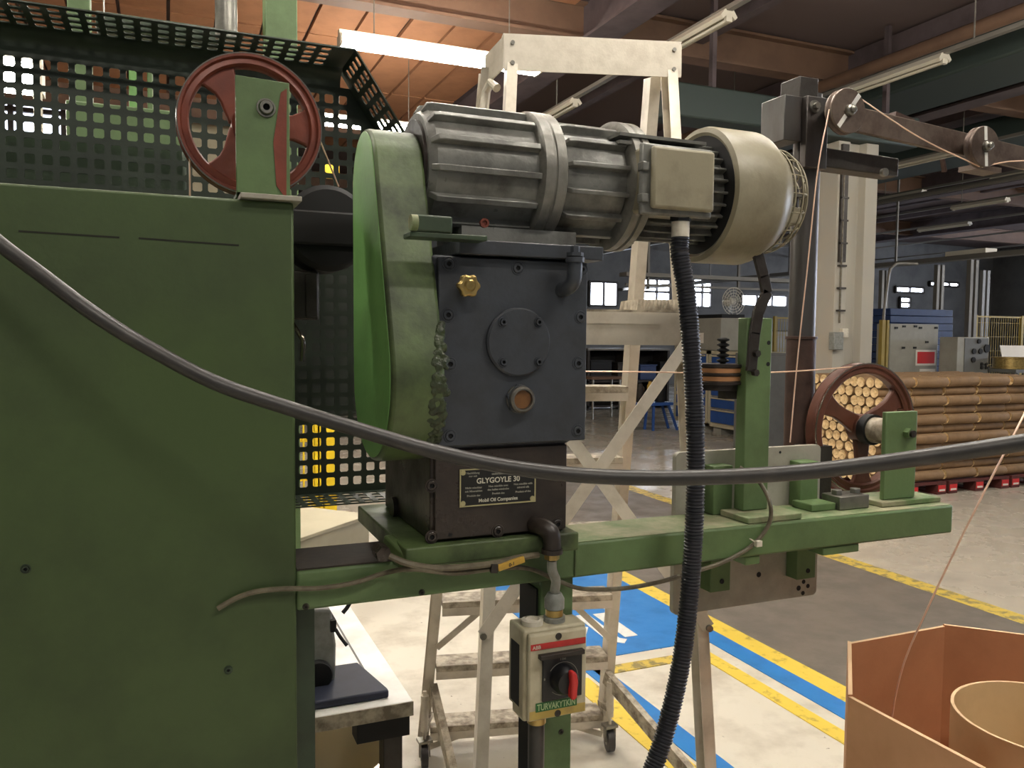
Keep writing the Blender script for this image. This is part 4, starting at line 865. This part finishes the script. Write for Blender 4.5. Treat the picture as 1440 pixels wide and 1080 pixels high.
tag(obj('grey_cable', MB().tube([W(px, py, Y) for px, py, Y in ((306, 856, yk), (330, 842, yk), (360, 832, yk-.002), (400, 828, yk-.003), (450, 827, yk-.003), (500, 819, yk-.004), (540, 806, yk-.006), (580, 800, 1.235), (640, 806, 1.236), (700, 799, 1.24), (745, 800, 1.27), (790, 819, 1.30), (820, 828, 1.285), (870, 828, yk), (920, 820, yk), (970, 806, yk), (1020, 789, yk), (1060, 765, yk), (1082, 735, yk-.004), (1082, 705, yk), (1066, 676, 1.33), (1040, 657, 1.36))], .0042, 8, .01), 'grey_cable'), 'grimy grey cable running along the front of the beam', 'cable')
tag(obj('grey_cable', MB().tube([W(px, py, Y) for px, py, Y in ((548, 782, 1.25), (575, 793, 1.235), (620, 799, 1.232), (690, 793, 1.232), (730, 784, 1.235), (757, 780, 1.24))], .0055, 8, .01), 'grey_cable'), 'shorter grey cable under the gearbox with a yellow tag', 'cable')
q, q2 = W(700, 799, 1.226), W(737, 786, 1.226); tg = thing('cable_tag', 'yellow cable marker tag clipped under the gearbox', 'tag', q); obj('tag_body', MB().bar(q, q2, .011, .006, (0, 0, 1)), 'yellow_tag', tg, .001); obj('tag_clip', MB().bar(q-V((.012, -.001, -.001)), q-V((.001, 0, 0)), .014, .01, (0, 0, 1)), 'dark_steel', tg)
dr = (q2-q).normalized(); text('lettering', '0-1', (q+q2)*.5+V((.0, -.0035, -.003)), .008, 'dark_steel', tg, right=dr, align='CENTER', depth=.0002)
tag(obj('grey_conduit', MB().tube([DR-V((0, 0, .0005)), DR+(GT-DR)*.3+V((-.003, -.004, 0)), DR+(GT-DR)*.7+V((.003, -.002, .004)), GT+V((0, 0, .0005))], .0085, 12, .005), 'grey_plastic'), 'short grey conduit bending from drain elbow into the switch gland', 'conduit')
q = W(1060, 762, yk-.005); zt_ = thing('zip_tie', 'white zip tie holding the grey cable to the beam', 'zip tie', q); obj('tie_head', MB().box(q.x-.002, q.x+.012, q.y-.012, q.y-.003, q.z-.008, q.z+.004), 'white_plastic', zt_, .001); obj('tie_strap', MB().bar(q+V((-.012, -.004, .008)), q+V((.004, -.004, -.002)), .005, .002, (0, 1, 0)), 'white_plastic', zt_)
# ---- right end of the beam: plate, clamps, upright
PY = 1.4365; a, b = W(951, 640, PY), W(1148, 840, PY); zt = W(1050, 631, PY).z; zb = W(1040, 852, PY).z; r = .012
t = thing('clamp_plate', 'bare grey steel plate clamped behind the beam', 'plate', ((a.x+b.x)/2, PY, zb))
P = []
for cx_, cz_, a0 in ((b.x-r, zb+r, -90), (b.x-r, zt-r, 0), (a.x+r, zt-r, 90), (a.x+r, zb+r, 180)):
    for k in range(6): an = math.radians(a0+k*18); P.append((cx_+r*math.cos(an), PY, cz_+r*math.sin(an)))
obj('plate', MB().prism(P, (0, .014, 0)), 'plate_steel', t, .001)
for px, py, rr in ((1067, 808, .006), (1123, 827, .006), (1129, 834, .005), (1136, 824, .005), (1130, 818, .005), (961, 815, .003), (982, 805, .003), (1097, 636, .003)): q = W(px, py, PY); obj('hole', MB().cyl(q, q-V((0, .0006, 0)), rr, seg=16), 'near_black', t)
for px0, px1, py0, py1, ylo in ((997, 1030, 656, 0, 'up'), (1119, 1150, 650, 0, 'up'), (996, 1030, 0, 833, 'dn'), (1118, 1150, 0, 815, 'dn')):
    a, b = W(px0+6, 700, 1.40), W(px1, 700, 1.40)
    if ylo == 'up': z0, z1 = bz1+.0005, W(px0+10, py0, 1.40).z
    else: z0, z1 = W(px0+10, py1, 1.40).z, bz0-.0005
    c = obj('clamp_block', MB().box(a.x, b.x, 1.40, PY-.0005, z0, z1), 'green', t, .002)
    if ylo == 'dn': q = W((px0+px1)/2+2, (py1+ (790 if px0 < 1100 else 778))/2+6, 1.40); obj('screw', MB().lathe(q, (0,-1,0), [(.0055,0),(.005,.002),(.003,.002),(0,.0005)], 14), 'near_black', c)
for px0, px1 in ((1042, 1062), (1150, 1200)): a, b = W(px0, 780, 1.32), W(px1, 780, 1.32); obj('under_shoe', MB().box(a.x, b.x, 1.305, 1.40, bz0-.018, bz0-.0005), 'green', t, .002)
a, b = W(1083, 735, 1.31), W(1125, 735, 1.31); obj('top_shoe', MB().box(a.x-.06, b.x, 1.305, 1.395, bz1+.0005, bz1+.013), 'green_dust', t, .002)
# green upright with slot bar
uy = 1.36; a, b = W(1050, 500, uy), W(1085, 500, uy); zt = W(1065, 447, uy).z
t = thing('green_upright', 'green flat upright on the beam with a dark arm bolted on', 'bracket', ((a.x+b.x)/2, uy, bz1))
obj('plate', MB().box(a.x, b.x, uy, uy+.03, bz1+.014, zt), 'green', t, .002)
for px, py in ((1081, 482), (1080, 512)): q = W(px, py, uy); obj('hole', MB().cyl(q, q-V((0, .0006, 0)), .0045, seg=14), 'near_black', t)
P = [W(px, py, uy-.006) for px, py in ((1056, 522), (1061, 470), (1066, 440), (1078, 412), (1074, 390), (1066, 360))]; mb = MB()
for p, q in zip(P, P[1:]): mb.bar(p, q+(q-p).normalized()*.004, .024, .008, (1, 0, 0))
arm = obj('dark_arm', mb, 'dark_steel', t, .001)
for px, py in ((1062, 497), (1060, 524)): q = W(px, py, uy-.0105); obj('bolt', MB().cyl(q, q-V((0, .01, 0)), .0075, seg=6), 'dark_steel', arm)
# horizontal pulley with springy bolt
q = W(1009, 540, 1.42); zc0 = q.z
t = thing('horizontal_pulley', 'small black and copper horizontal pulley left of the green upright', 'pulley', q)
R = .052
obj('sheave', MB().lathe(q, (0,0,1), [(0,-.012),(R*.8,-.012),(R*.8,0),(R,.001),(R,.006),(R*.86,.011),(R*.86,.015),(R,.02),(R,.023),(R*.86,.028),(R*.86,.032),(R,.037),(R,.043),(0,.043)], 48), 'dark_steel', t)
for z in (.0125, .0295): obj('wire_wrap', MB().lathe(q+V((0, 0, z)), (0,0,1), [(R*.85,-.005),(R*.93,-.005),(R*.95,0),(R*.93,.005),(R*.85,.005)], 48), 'copper_worn', t)
mb = MB(); mb.cyl(q+V((.012, 0, .043)), q+V((.012, 0, .098)), .006, seg=12)
for k in range(5): mb.lathe(q+V((.012, 0, .045+k*.011)), (0,0,1), [(.006,0),(.013,.003),(.013,.006),(.006,.009)], 20)
obj('spring_bolt', mb, 'near_black', t); obj('axle_arm', MB().box(q.x+.0, b.x, 1.392, 1.418, q.z-.03, q.z-.0125), 'dark_steel', t)
# right wheel with bracket
wy = 1.47; wc = W(1211, 602, wy); wr = (W(1211, 511, wy).z-W(1211, 693, wy).z)/2
t = thing('spoked_pulley', 'large brown three-spoke guide wheel with green bracket on the beam end', 'pulley', (wc.x, 1.4, bz1))
wheel(t, wc, wr, .034, 'red_brown', 3, .034, a0=math.radians(-88), rim=.155, sw=.26)
a, b = W(1246, 600, 1.345), W(1290, 600, 1.345); zt = W(1265, 579, 1.345).z
obj('bracket', MB().box(a.x, b.x, 1.345, 1.357, bz1+.013, zt), 'green', t, .002)
c2, d2 = W(1240, 706, 1.345), bx1-.004; obj('bracket_foot', MB().box(a.x-.02, d2, 1.33, 1.43, bz1+.0005, bz1+.0125), 'green_dust', t, .002)
ax = V((wc.x, 0, wc.z)); obj('spacer', MB().cyl(ax+V((0, 1.3575, 0)), ax+V((0, 1.452, 0)), .030, seg=32), 'alu_dirty', t); obj('dark_collar', MB().cyl(ax+V((0, 1.430, 0)), ax+V((0, 1.4515, 0)), .036, seg=32), 'near_black', t)
q = W(1275, 609, 1.345); obj('axle_nut', MB().cyl(q, q-V((0, .014, 0)), .0125, seg=6), 'green', t); obj('axle_end', MB().cyl(q-V((0, .0142, 0)), q-V((0, .02, 0)), .008, seg=16), 'dark_steel', t)
# steel block with two bolts
a, b = W(1181, 720, 1.34), W(1222, 720, 1.34); t = thing('clamp_block', 'bare steel block with two hexagon bolts on the beam', 'clamp', (a.x, 1.35, bz1)); z1 = bz1+.030
obj('block', MB().box(a.x, b.x, 1.34, 1.395, bz1+.0005, z1), 'steel', t, .002)
for x in (a.x+.015, b.x-.016): obj('hexagon_bolt', MB().cyl((x, 1.366, z1+.0005), (x, 1.366, z1+.011), .012, seg=6), 'steel', t, .001)
obj('green_shim', MB().box(a.x-.07, a.x-.002, 1.35, 1.41, bz1+.0005, bz1+.016), 'green', t, .002)
# ---- grey pole with pulley arm
PLY = 1.53; q = W(1129, 400, PLY); pr_ = .031; zt = W(1140, 117, PLY).z
t = thing('pole', 'grey steel pole with a boxed head, standing behind the clamp plate', 'pole', (q.x, PLY, 1.1))
obj('tube', MB().cyl((q.x, PLY, 1.12), (q.x, PLY, zt-.03), pr_, seg=28), 'pipe_steel', t); zs = W(1118, 475, PLY).z
obj('rusty_sleeve', MB().cyl((q.x, PLY, 1.119), (q.x, PLY, zs), pr_+.003, seg=28), 'rusty', t); obj('sleeve_weld', MB().lathe((q.x, PLY, zs), (0,0,1), [(pr_,-.004),(pr_+.006,-.003),(pr_+.006,.003),(pr_,.004)], 28), 'rusty', t)
obj('back_mount', MB().box(q.x-.03, q.x+.03, PY+.0145, PLY-.02, 1.13, 1.30), 'dark_steel', t)
a, b, c = W(1104, 140, PLY-.04), W(1131, 140, PLY-.045), W(1161, 140, PLY-.045); zh1, zh0 = W(1130, 135, PLY-.045).z, W(1130, 236, PLY-.045).z
obj('head_side', MB().box(a.x, b.x-.001, PLY-.04, PLY+.04, W(1115, 198, PLY-.04).z, zh1), 'pipe_steel', t, .002); obj('head_plate', MB().box(b.x, c.x, PLY-.055, PLY-.035, zh0, zh1), 'pipe_steel', t, .002)
obj('top_stub', MB().box(b.x-.004, c.x-.012, PLY-.034, PLY+.03, zh1-.05, zt), 'dark_steel', t, .002)
p = W(1145, 150, PLY-.0555); obj('head_washer', MB().cyl(p, p-V((0, .004, 0)), .014, seg=24), 'steel', t); obj('head_bolt', MB().cyl(p-V((0, .0042, 0)), p-V((0, .013, 0)), .008, seg=6), 'steel', t)
# lower stub tube
a, b = W(1135, 222, PLY-.0), W(1252, 243, PLY); st = obj('side_arm', MB().bar((q.x+pr_, PLY, a.z), (b.x, PLY, a.z-.004), .05, .045, (0, 1, 0)), 'dark_steel', t, .003); p = W(1241, 243, PLY-.026); obj('arm_bolt', MB().cyl(p, p-V((0, .01, 0)), .010, seg=20), 'steel', st)
# pulley arm
AY = 1.46; p0, p1 = W(1168, 160, AY), W(1640, 270, AY)
t = thing('pulley_arm', 'brownish flat steel arm reaching right from the pole head', 'arm', p0); obj('flat_bar', MB().bar(p0, p1, .014, .056, (0, 1, 0)), 'arm_steel', t, .002)
p = W(1268, 164, AY+.01); obj('top_lug', MB().bar(p-V((.03, 0, 0)), p+V((.03, 0, -.012)), .02, .014, (0, 1, 0)), 'rusty', t); p = W(1372, 238, AY); obj('lower_bracket', MB().bar(p-V((.03, 0, .0)), p+V((.06, 0, -.002)), .05, .012, (0, 1, 0)), 'arm_steel', t)
p = W(1325, 224, AY); obj('hook', MB().bar(p, p+V((.01, 0, -.03)), .01, .006, (0, 1, 0)), 'rusty', t)
obj('pivot', MB().cyl(W(1166, 158, PLY-.036), W(1166, 158, AY-.008), .012, seg=16), 'dark_steel', t)
DY = 1.41
def disc(px, py, rpx, stripe, lb):
    c = W(px, py, DY); r = (W(px, py-rpx, DY).z-W(px, py+rpx, DY).z)/2; t = thing('arm_pulley', lb, 'pulley', c, 'steel disc pulleys on the arm')
    obj('sheave', MB().lathe(c, (0,1,0), [(0,-.010),(r*.97,-.010),(r,-.008),(r,-.005),(r*.9,-.001),(r*.9,.003),(r,.007),(r,.011),(r*.97,.013),(0,.013)], 56), 'arm_steel', t)
    obj('hub', MB().lathe(c+V((0, -.0102, 0)), (0,-1,0), [(r*.26,0),(r*.24,.008),(r*.16,.010),(r*.16,.016),(r*.10,.018),(0,.018)], 28), 'steel', t); obj('axle', MB().cyl(c+V((0, .0135, 0)), c+V((0, AY-DY-.0075, 0)), .008, seg=14), 'dark_steel', t)
    u = V((math.cos(stripe), 0, math.sin(stripe)))
    for s in (-1, 1): obj('paint_stripe', MB().bar(c+u*(s*r*.3)+V((0, -.0106, 0)), c+u*(s*r*.96)+V((0, -.0106, 0)), .001, r*.2, (0, 1, 0)), 'white_paint', t)
    return c, r
d1, r1 = disc(1189, 157, 32, math.radians(52), 'steel disc pulley beside the pole head, with a diagonal pale stripe')
d2_, r2 = disc(1381, 207, 29, math.radians(95), 'steel disc pulley farther along the arm, with an upright pale stripe')
d3, r3 = disc(1592, 258, 28, math.radians(40), 'steel disc pulley at the far end of the arm')
# ---- copper wires
def wire(pts, lb, r=.0016, step=.03): tag(obj('copper_wire', MB().tube(pts, r, 6, step), 'copper'), lb, 'wire', 'copper wires')
wire([d1+V((-r1*.92, .001, 0)), W(1150, 240, 1.415), W(1135, 380, 1.42), W(1122, 500, 1.425), W(1111, 622, 1.43)], 'copper wire running down past the pole to the clamp plate', .0017)
wire([d1+V((r1*.4, .001, r1*.86)), (d1+d2_)*.5+V((.01, .001, -.015)), d2_+V((-r2*.1, .001, -r2*.95))], 'copper wire running along the arm between its two pulleys')
wire([d2_+V((r2*.1, .001, -r2*.95)), W(1440, 226, 1.41), d3+V((-r3*.3, .001, r3*.9))], 'short copper wire leaving the arm end at the right edge')
hz = W(900, 521, 1.60).z
wire([V((.52, 1.60, hz+.003)), V((.9, 1.56, hz)), V((wc.x-.3, 1.48, hz-.002)), V((wc.x, 1.47, wc.z+wr*.95))], 'horizontal copper wire from behind the gearbox to the brown wheel', .0017)
wire([W(1253, 1018, 1.30), W(1258, 985, 1.29), W(1272, 930, 1.27), W(1300, 865, 1.24), W(1340, 780, 1.21), W(1385, 690, 1.18), W(1440, 583, 1.17), W(1510, 440, 1.26), d3+V((r3*.55, .001, -r3*.75))], 'copper wire rising in a curve from the cardboard container', .0022)
ca = W(267, 178, 1.42); wire([W(267, 215, 1.42), V((W(267, 276, 1.42).x, 1.42, cz-.0))], 'short copper wire dropping left of the red-brown pulley')
wire([W(447, 190, 1.42), W(476, 262, 1.60)], 'short copper wire leaving the red-brown pulley toward the dark drum')
# ================================================================ LADDER
lt = thing('step_ladder', 'tall aluminium platform ladder with wheels behind the machine', 'ladder', (1.2, 2.2, 0))
NRt, NRb = D(946, 90, 2.44), D(1000, 1080, 2.11); NLt, NLb = D(713, 80, 2.36), D(668, 1080, 2.02)
def ext(t_, b_, z=0.02): return b_+(b_-t_)*((b_.z-z)/(t_.z-b_.z))
NRf, NLf = ext(NRt, NRb), ext(NLt, NLb)
FRt, FLt = D(911, 110, 2.56), D(690, 100, 2.48); FRf, FLf = F(843, 1033), F(600, 1052); FRf.z = FLf.z = .03
wv = (NRt-NLt); wv.z = 0; wv.normalize()
def onl(t_, f_, z): return f_+(t_-f_)*((z-f_.z)/(t_.z-f_.z))
for t_, f_ in ((NRt, NRf), (NLt, NLf)):
    s = 1 if t_ is NRt else -1
    mb = MB(); mb.bar(f_, t_, .004, .062, wv).bar(f_+wv*(-s*.014)-V((wv.y, -wv.x, 0))*-.029, t_+wv*(-s*.014)-V((wv.y, -wv.x, 0))*-.029, .028, .004, wv).bar(f_+wv*(-s*.014)+V((wv.y, -wv.x, 0))*-.029, t_+wv*(-s*.014)+V((wv.y, -wv.x, 0))*-.029, .028, .004, wv)
    obj('front_rail', mb, 'alu', lt); obj('rubber_foot', MB().bar(f_-V((0, 0, .018)), f_+V((0, 0, .03)), .04, .07, wv), 'black_rubber', lt)
for t_, f_ in ((FRt, FRf), (FLt, FLf)):
    s = 1 if t_ is FRt else -1; dd = V((-wv.y, wv.x, 0))
    mb = MB(); mb.bar(f_, t_, .004, .07, wv)
    for e in (-1, 1): mb.bar(f_+wv*(s*.016)+dd*(e*.033), t_+wv*(s*.016)+dd*(e*.033), .032, .004, wv)
    obj('rear_rail', mb, 'alu', lt)
dd = V((-wv.y, wv.x, 0))
for z in (.10, .35, .60, .86, 1.12, 1.37):
    p, q = onl(FLt, FLf, z)+wv*.004, onl(FRt, FRf, z)-wv*.004
    st = obj('step', MB().bar(p, q, .11, .022, dd), 'alu_dirty', lt, .002); obj('step_lip', MB().bar(p-dd*.052-V((0, 0, .025)), q-dd*.052-V((0, 0, .025)), .004, .028, dd), 'alu', st)
for z0, z1, dx in ((.60, .43, .14), (.10, .02, .12)):
    p, q = onl(FLt, FLf, z1)-dd*.04, onl(FLt, FLf, z0)+wv*dx-dd*.04-V((0, 0, .03)); obj('step_brace', MB().bar(p, q, .004, .022, dd), 'alu', lt)
    p, q = onl(FRt, FRf, z1)-dd*.04, onl(FRt, FRf, z0)-wv*dx-dd*.04-V((0, 0, .03)); obj('step_brace', MB().bar(p, q, .004, .022, dd), 'alu', lt)
zp = D(880, 440, 2.35).z
p, q = onl(NLt, NLf, zp), onl(NRt, NRf, zp); p2, q2 = onl(FLt, FLf, zp), onl(FRt, FRf, zp); mb = MB()
mb.prism([p+wv*.006-dd*.035, q-wv*.0-dd*.035, q2-wv*.004+dd*.03, p2+wv*.004+dd*.03], (0, 0, .006)); pf = obj('platform', mb, 'alu_dirty', lt)
obj('platform_front', MB().bar(p-dd*.034-V((0, 0, .046)), q-dd*.034-V((0, 0, .046)), .004, .09, dd), 'alu', lt); obj('platform_lip', MB().bar(p-dd*.037-V((0, 0, .018)), q-dd*.037-wv*.09-V((0, 0, .018)), .003, .03, dd), 'alu', lt)
mb = MB(); n = 14; e0, e1 = q-wv*.14, q2-wv*.005
for k in range(n):
    a, b = q-wv*(.005+.15*k/n)+V((0, 0, .006)), q-wv*(.005+.15*(k+1)/n)+V((0, 0, .006)); mb.prism([a-dd*.03, b-dd*.03, (a+b)/2-dd*.03+V((0, 0, .03))], dd*.17)
obj('serrated_edge', mb, 'alu_dirty', lt)
# handrail: three-sided channel on top
zt0 = NRt.z; hr = MB(); hL, hR = NLt-dd*.036, NRt-dd*.036
hb = obj('handrail_front', MB().bar(hL-wv*.015, hR+wv*.012, .004, .10, dd), 'alu', lt)
bk0, bk1 = FLt+dd*.04, FRt+dd*.04
obj('handrail_side', MB().bar(hL-wv*.015, FLt-wv*.015, .004, .09, wv), 'alu', lt); obj('handrail_side', MB().bar(hR+wv*.012, FRt+wv*.03, .004, .09, wv), 'alu', lt)
obj('handrail_top', MB().prism([hL-wv*.017+V((0, 0, .05)), hR+wv*.014+V((0, 0, .05)), hR+wv*.014+dd*.03+V((0, 0, .05)), hL-wv*.017+dd*.03+V((0, 0, .05))], (0, 0, .003)), 'alu', lt)
for p in (hL+wv*.01, hR-wv*.01):
    for z in (.028, -.028): obj('rivet', MB().cyl(p+V((0, 0, z))-dd*.002, p+V((0, 0, z))-dd*.006, .006, seg=12), 'steel', hb)
p = D(690, 118, 2.44); obj('grab_hook', MB().tube([D(699, 124, 2.4), D(690, 116, 2.42), D(683, 130, 2.44), D(679, 175, 2.44), D(678, 240, 2.44)], .013, 10, .02), 'alu', lt)
# cross braces on the near side
off_ = -dd*.036
for a, b in (((957, 472), (683, 885)), ((984, 873), (690, 470))):
    def near(px, py, t_, f_):
        best = min((f_+(t_-f_)*(k/200) for k in range(201)), key=lambda v: abs((RM.transposed() @ (v-EYE)).y/-(RM.transposed() @ (v-EYE)).z*FPX-(540-py))); return best
    p, q = near(*a, NRt, NRf)+off_, near(*b, NLt, NLf)+off_*(1.1 if a[1] > 500 else 1.0)
    br = obj('cross_brace', MB().bar(p, q, .003, .034, dd), 'alu', lt)
    for e in (p, q): obj('brace_bolt', MB().cyl(e-dd*.002, e-dd*.010, .009, seg=12), 'steel', br)
# outriggers and casters
for s, f_, px, py, st in ((1, FRf, 1040, 1170, (850, 940)), (-1, FLf, 652, 1150, (604, 958))):
    a = onl(FRt if s > 0 else FLt, f_, .27)-dd*.04; b = F(px, py, .03)
    obj('outrigger', MB().bar(a, b, .026, .05, V((0, 0, 1)).cross(b-a)), 'alu_dirty', lt)
    c = F(857, 1040, .045) if s > 0 else F(597, 1062, .045)
    w = MB().cyl(c-wv*.012, c+wv*.012, .042, seg=24); cs = obj('caster_wheel', w, 'black_rubber', lt); obj('caster_hub', MB().cyl(c-wv*.014, c+wv*.014, .018, seg=16), 'steel', cs)
    obj('caster_fork', MB().bar(c+wv*.018, c+wv*.018+V((0, 0, .055)), .004, .03, wv).bar(c-wv*.018, c-wv*.018+V((0, 0, .055)), .004, .03, wv).box(c.x-.025, c.x+.025, c.y-.02, c.y+.02, c.z+.05, c.z+.06), 'steel', lt)
    obj('spring_cylinder', MB().cyl(c+V((0, 0, .06)), c+V((0, 0, .09)), .006, seg=10).cyl(c+V((0, 0, .09)), c+V((0, 0, .22)), .014, seg=16).cyl(c+V((0, 0, .22)), c+V((0, 0, .235)), .007, seg=10), 'alu', lt)
    obj('caster_arm', MB().bar(c+V((0, 0, .12)), onl(FRt if s > 0 else FLt, f_, .14), .02, .03, (0, 0, 1)), 'alu_dirty', lt)
# ================================================================ CARDBOARD CONTAINER
HZ = .87; oc = F(1182, 903, HZ); oc2 = F(1180, 970, HZ); sd = .30
cxx, cyy = oc2.x+sd*1.207, oc.y-sd*1.207
t = thing('octagonal_container', 'open octagonal cardboard wire container at the lower right', 'container', (cxx, cyy, 0))
R8 = sd/2/math.sin(math.pi/8); th = .008
for k in range(8):
    a0, a1 = math.radians(22.5+45*k), math.radians(67.5+45*k)
    o0, o1 = V((math.cos(a0), math.sin(a0), 0))*R8, V((math.cos(a1), math.sin(a1), 0))*R8; f_ = 1-th/(R8*math.cos(math.pi/8))
    c = V((cxx, cyy, .003)); H = V((0, 0, HZ-.003-(.004 if k % 2 else 0)))
    mb = MB(); q = [c+o0, c+o1, c+o1*f_, c+o0*f_]; q += [v+H for v in q]
    vv = [mb.bm.verts.new(v) for v in q]
    mb.mi = 1; mb._f((vv[0], vv[1], vv[5], vv[4])); mb.mi = 0; mb._f((vv[2], vv[3], vv[7], vv[6])); mb.mi = 2; mb._f((vv[4], vv[5], vv[6], vv[7])); mb._f((vv[0], vv[3], vv[2], vv[1])); mb.mi = 0; mb._f((vv[1], vv[2], vv[6], vv[5])); mb._f((vv[3], vv[0], vv[4], vv[7]))
    obj('wall_panel', mb, ['card_in', 'card_out', 'card_edge'], t)
obj('bottom', MB().cyl((cxx, cyy, .004), (cxx, cyy, .02), R8*.93, seg=8, ph=math.radians(22.5)), 'card_in', t)
obj('wire_coil', MB().lathe((cxx, cyy, .0205), (0,0,1), [(.19,0),(.305,0),(.31,.1),(.305,.35),(.25,.38),(.19,.36)], 48, True), 'copper', t)
ti = F(1293, 958, HZ-.03); tr = .17; tc = V((cxx, cyy-.01, 0))
tcx = XP(1293, 962, cxx)
t = thing('cardboard_core', 'round cardboard core tube standing inside the octagonal container', 'tube', (cxx, cyy, .02))
mb = MB(); tz = HZ-.045
mb.lathe((cxx, cyy, .021), (0,0,1), [(tr-.006,0),(tr,0),(tr,tz-.021),(tr-.006,tz-.021)], 72, True); obj('wall', mb, 'tube_card', t)
mb = MB(); mb.lathe((cxx, cyy, tz), (0,0,1), [(tr-.006,.0002),(tr,.0002),(tr,.0012),(tr-.006,.0012)], 72, True); obj('cut_edge', mb, 'card_edge', t)
wire([(cxx-.2, cyy-.28, .45), (cxx-.02, cyy-.30, .80), (cxx+.2, cyy-.22, .86), (cxx+.4, cyy-.1, .95)], 'copper wire lying across the front of the cardboard core', .0014) if False else None
# ================================================================ WORKBENCH BEHIND THE CABINET
BZ = .76; c = F(581, 985, BZ); bx, byf = c.x, c.y
t = thing('workbench', 'white workbench with dark steel legs at the lower left', 'workbench', (bx-.4, byf+.4, 0))
obj('worktop', MB().box(bx-1.0, bx, byf, byf+.85, BZ-.032, BZ), 'bench_white', t, .002); obj('front_edge', MB().box(bx-1.0, bx, byf-.003, byf-.0005, BZ-.032, BZ-.001), 'alu_dirty', t)
for x, y in ((bx-.06, byf+.02), (bx-.06, byf+.78), (bx-.96, byf+.02), (bx-.96, byf+.78)): obj('leg', MB().box(x, x+.042, y, y+.042, .003, BZ-.0325), 'dark_steel', t, .002)
obj('leg_bracket', MB().box(bx-.12, bx-.005, byf+.01, byf+.06, BZ-.08, BZ-.0325), 'near_black', t)
obj('groove', MB().box(bx-.065, bx-.06, byf+.2, byf+.84, BZ-.0005, BZ+.0005), 'grey_dark_cab', t)
a = F(541, 972, BZ); tag(obj('rubber_mat', MB().prism([(a.x-.5, byf+.03, BZ+.0005), (a.x, byf+.03, BZ+.0005), (a.x, F(541, 985, BZ).y+.02, BZ+.0005), (a.x-.03, F(525, 938, BZ).y, BZ+.0005), (a.x-.5, F(525, 938, BZ).y, BZ+.0005)], (0, 0, .018)), 'bench_mat', None, .004), 'dark blue slab on the white workbench under the grey device', 'mat')
dy = byf+.12; a, b = W(433, 970, dy), W(474, 865, dy); t = thing('bench_device', 'grey bench device with a black round dial on the slab', 'device', (a.x, dy, BZ))
mb = MB(); zt = W(470, 845, dy).z; mb.prism([(a.x-.2, dy, BZ+.0195), (b.x-.004, dy, BZ+.0195), (b.x-.002, dy, BZ+.1), (b.x-.012, dy, zt-.02), (a.x-.2, dy, zt+.02)], (0, .12, 0)); obj('housing', mb, 'grey_plastic', t, .006)
q = W(446, 948, dy); obj('round_dial', MB().lathe(q, (0,-1,0), [(.033,0),(.033,.012),(.030,.016),(0,.016)], 36), 'near_black', t)
p = W(472, 885, dy-.005); obj('lever', MB().tube([p, W(478, 895, dy-.02), W(488, 908, dy-.03)], .004, 8, .01), 'near_black', t); p = W(467, 880, dy); obj('clip', MB().box(p.x-.004, p.x+.008, dy-.008, dy+.1, p.z-.012, p.z+.014), 'near_black', t)
q = W(470, 961, dy); obj('foot_screw', MB().cyl(q, q-V((0, .003, 0)), .004, seg=10), 'near_black', t)
p, q = W(482, 862, dy+.1), W(492, 848, dy+.1); obj('handle', MB().tube([p, q, q+V((.0, 0, .03))], .005, 8, .01), 'near_black', t)
rz = .55; c = F(441, 1062, rz); rb_ = .178; t = thing('steel_barrel', 'shiny steel and blue barrel under the workbench', 'barrel', (c.x, c.y, 0))
obj('shell', MB().lathe((c.x, c.y, .003), (0,0,1), [(0,0),(rb_,0),(rb_,rz*.32),(rb_+.006,rz*.33),(rb_,rz*.34),(rb_,rz*.66),(rb_+.006,rz*.67),(rb_,rz*.68),(rb_,rz-.003),(rb_-.004,rz-.003),(rb_-.004,.02),(0,.02)], 56), 'drum_blue', t)
obj('rim', MB().lathe((c.x, c.y, rz), (0,0,1), [(rb_-.006,0),(rb_+.004,0),(rb_+.004,.01),(rb_-.006,.01)], 56, True), 'steel_shiny', t)
obj('liner', MB().lathe((c.x, c.y, .03), (0,0,1), [(0,0),(rb_-.0045,0),(rb_-.0045,rz-.03),(rb_-.006,rz-.03),(rb_-.006,.004),(0,.004)], 56), 'liner_pale', t)
# pale table beyond the guard, standing askew
A_ = W(431, 752, 2.75); B_ = F(512, 725, A_.z); u = (B_-A_).normalized(); n = V((-u.y, u.x, 0)); zt = A_.z; A_ = A_-u*.12; B_ = B_+u*.03
t = thing('pale_table', 'pale beige table with a deep apron behind the guard\'s lower edge', 'table', (A_.x, A_.y, 0))
obj('table_top', MB().prism([A_-n*.01-V((0, 0, .012)), B_-n*.01-V((0, 0, .012)), B_+n*.6-V((0, 0, .012)), A_+n*.6-V((0, 0, .012))], (0, 0, .012)), 'beige_board', t, .002)
obj('apron', MB().prism([A_-V((0, 0, .0125)), B_-V((0, 0, .0125)), B_+n*.03-V((0, 0, .0125)), A_+n*.03-V((0, 0, .0125))], (0, 0, -.19)), 'beige_board', t)
for p in (A_+u*.05+n*.55, A_+u*.05+n*.3, B_-u*.05+n*.55): obj('leg', MB().box(p.x-.025, p.x+.025, p.y-.025, p.y+.025, .003, zt-.0125), 'beige_board', t)
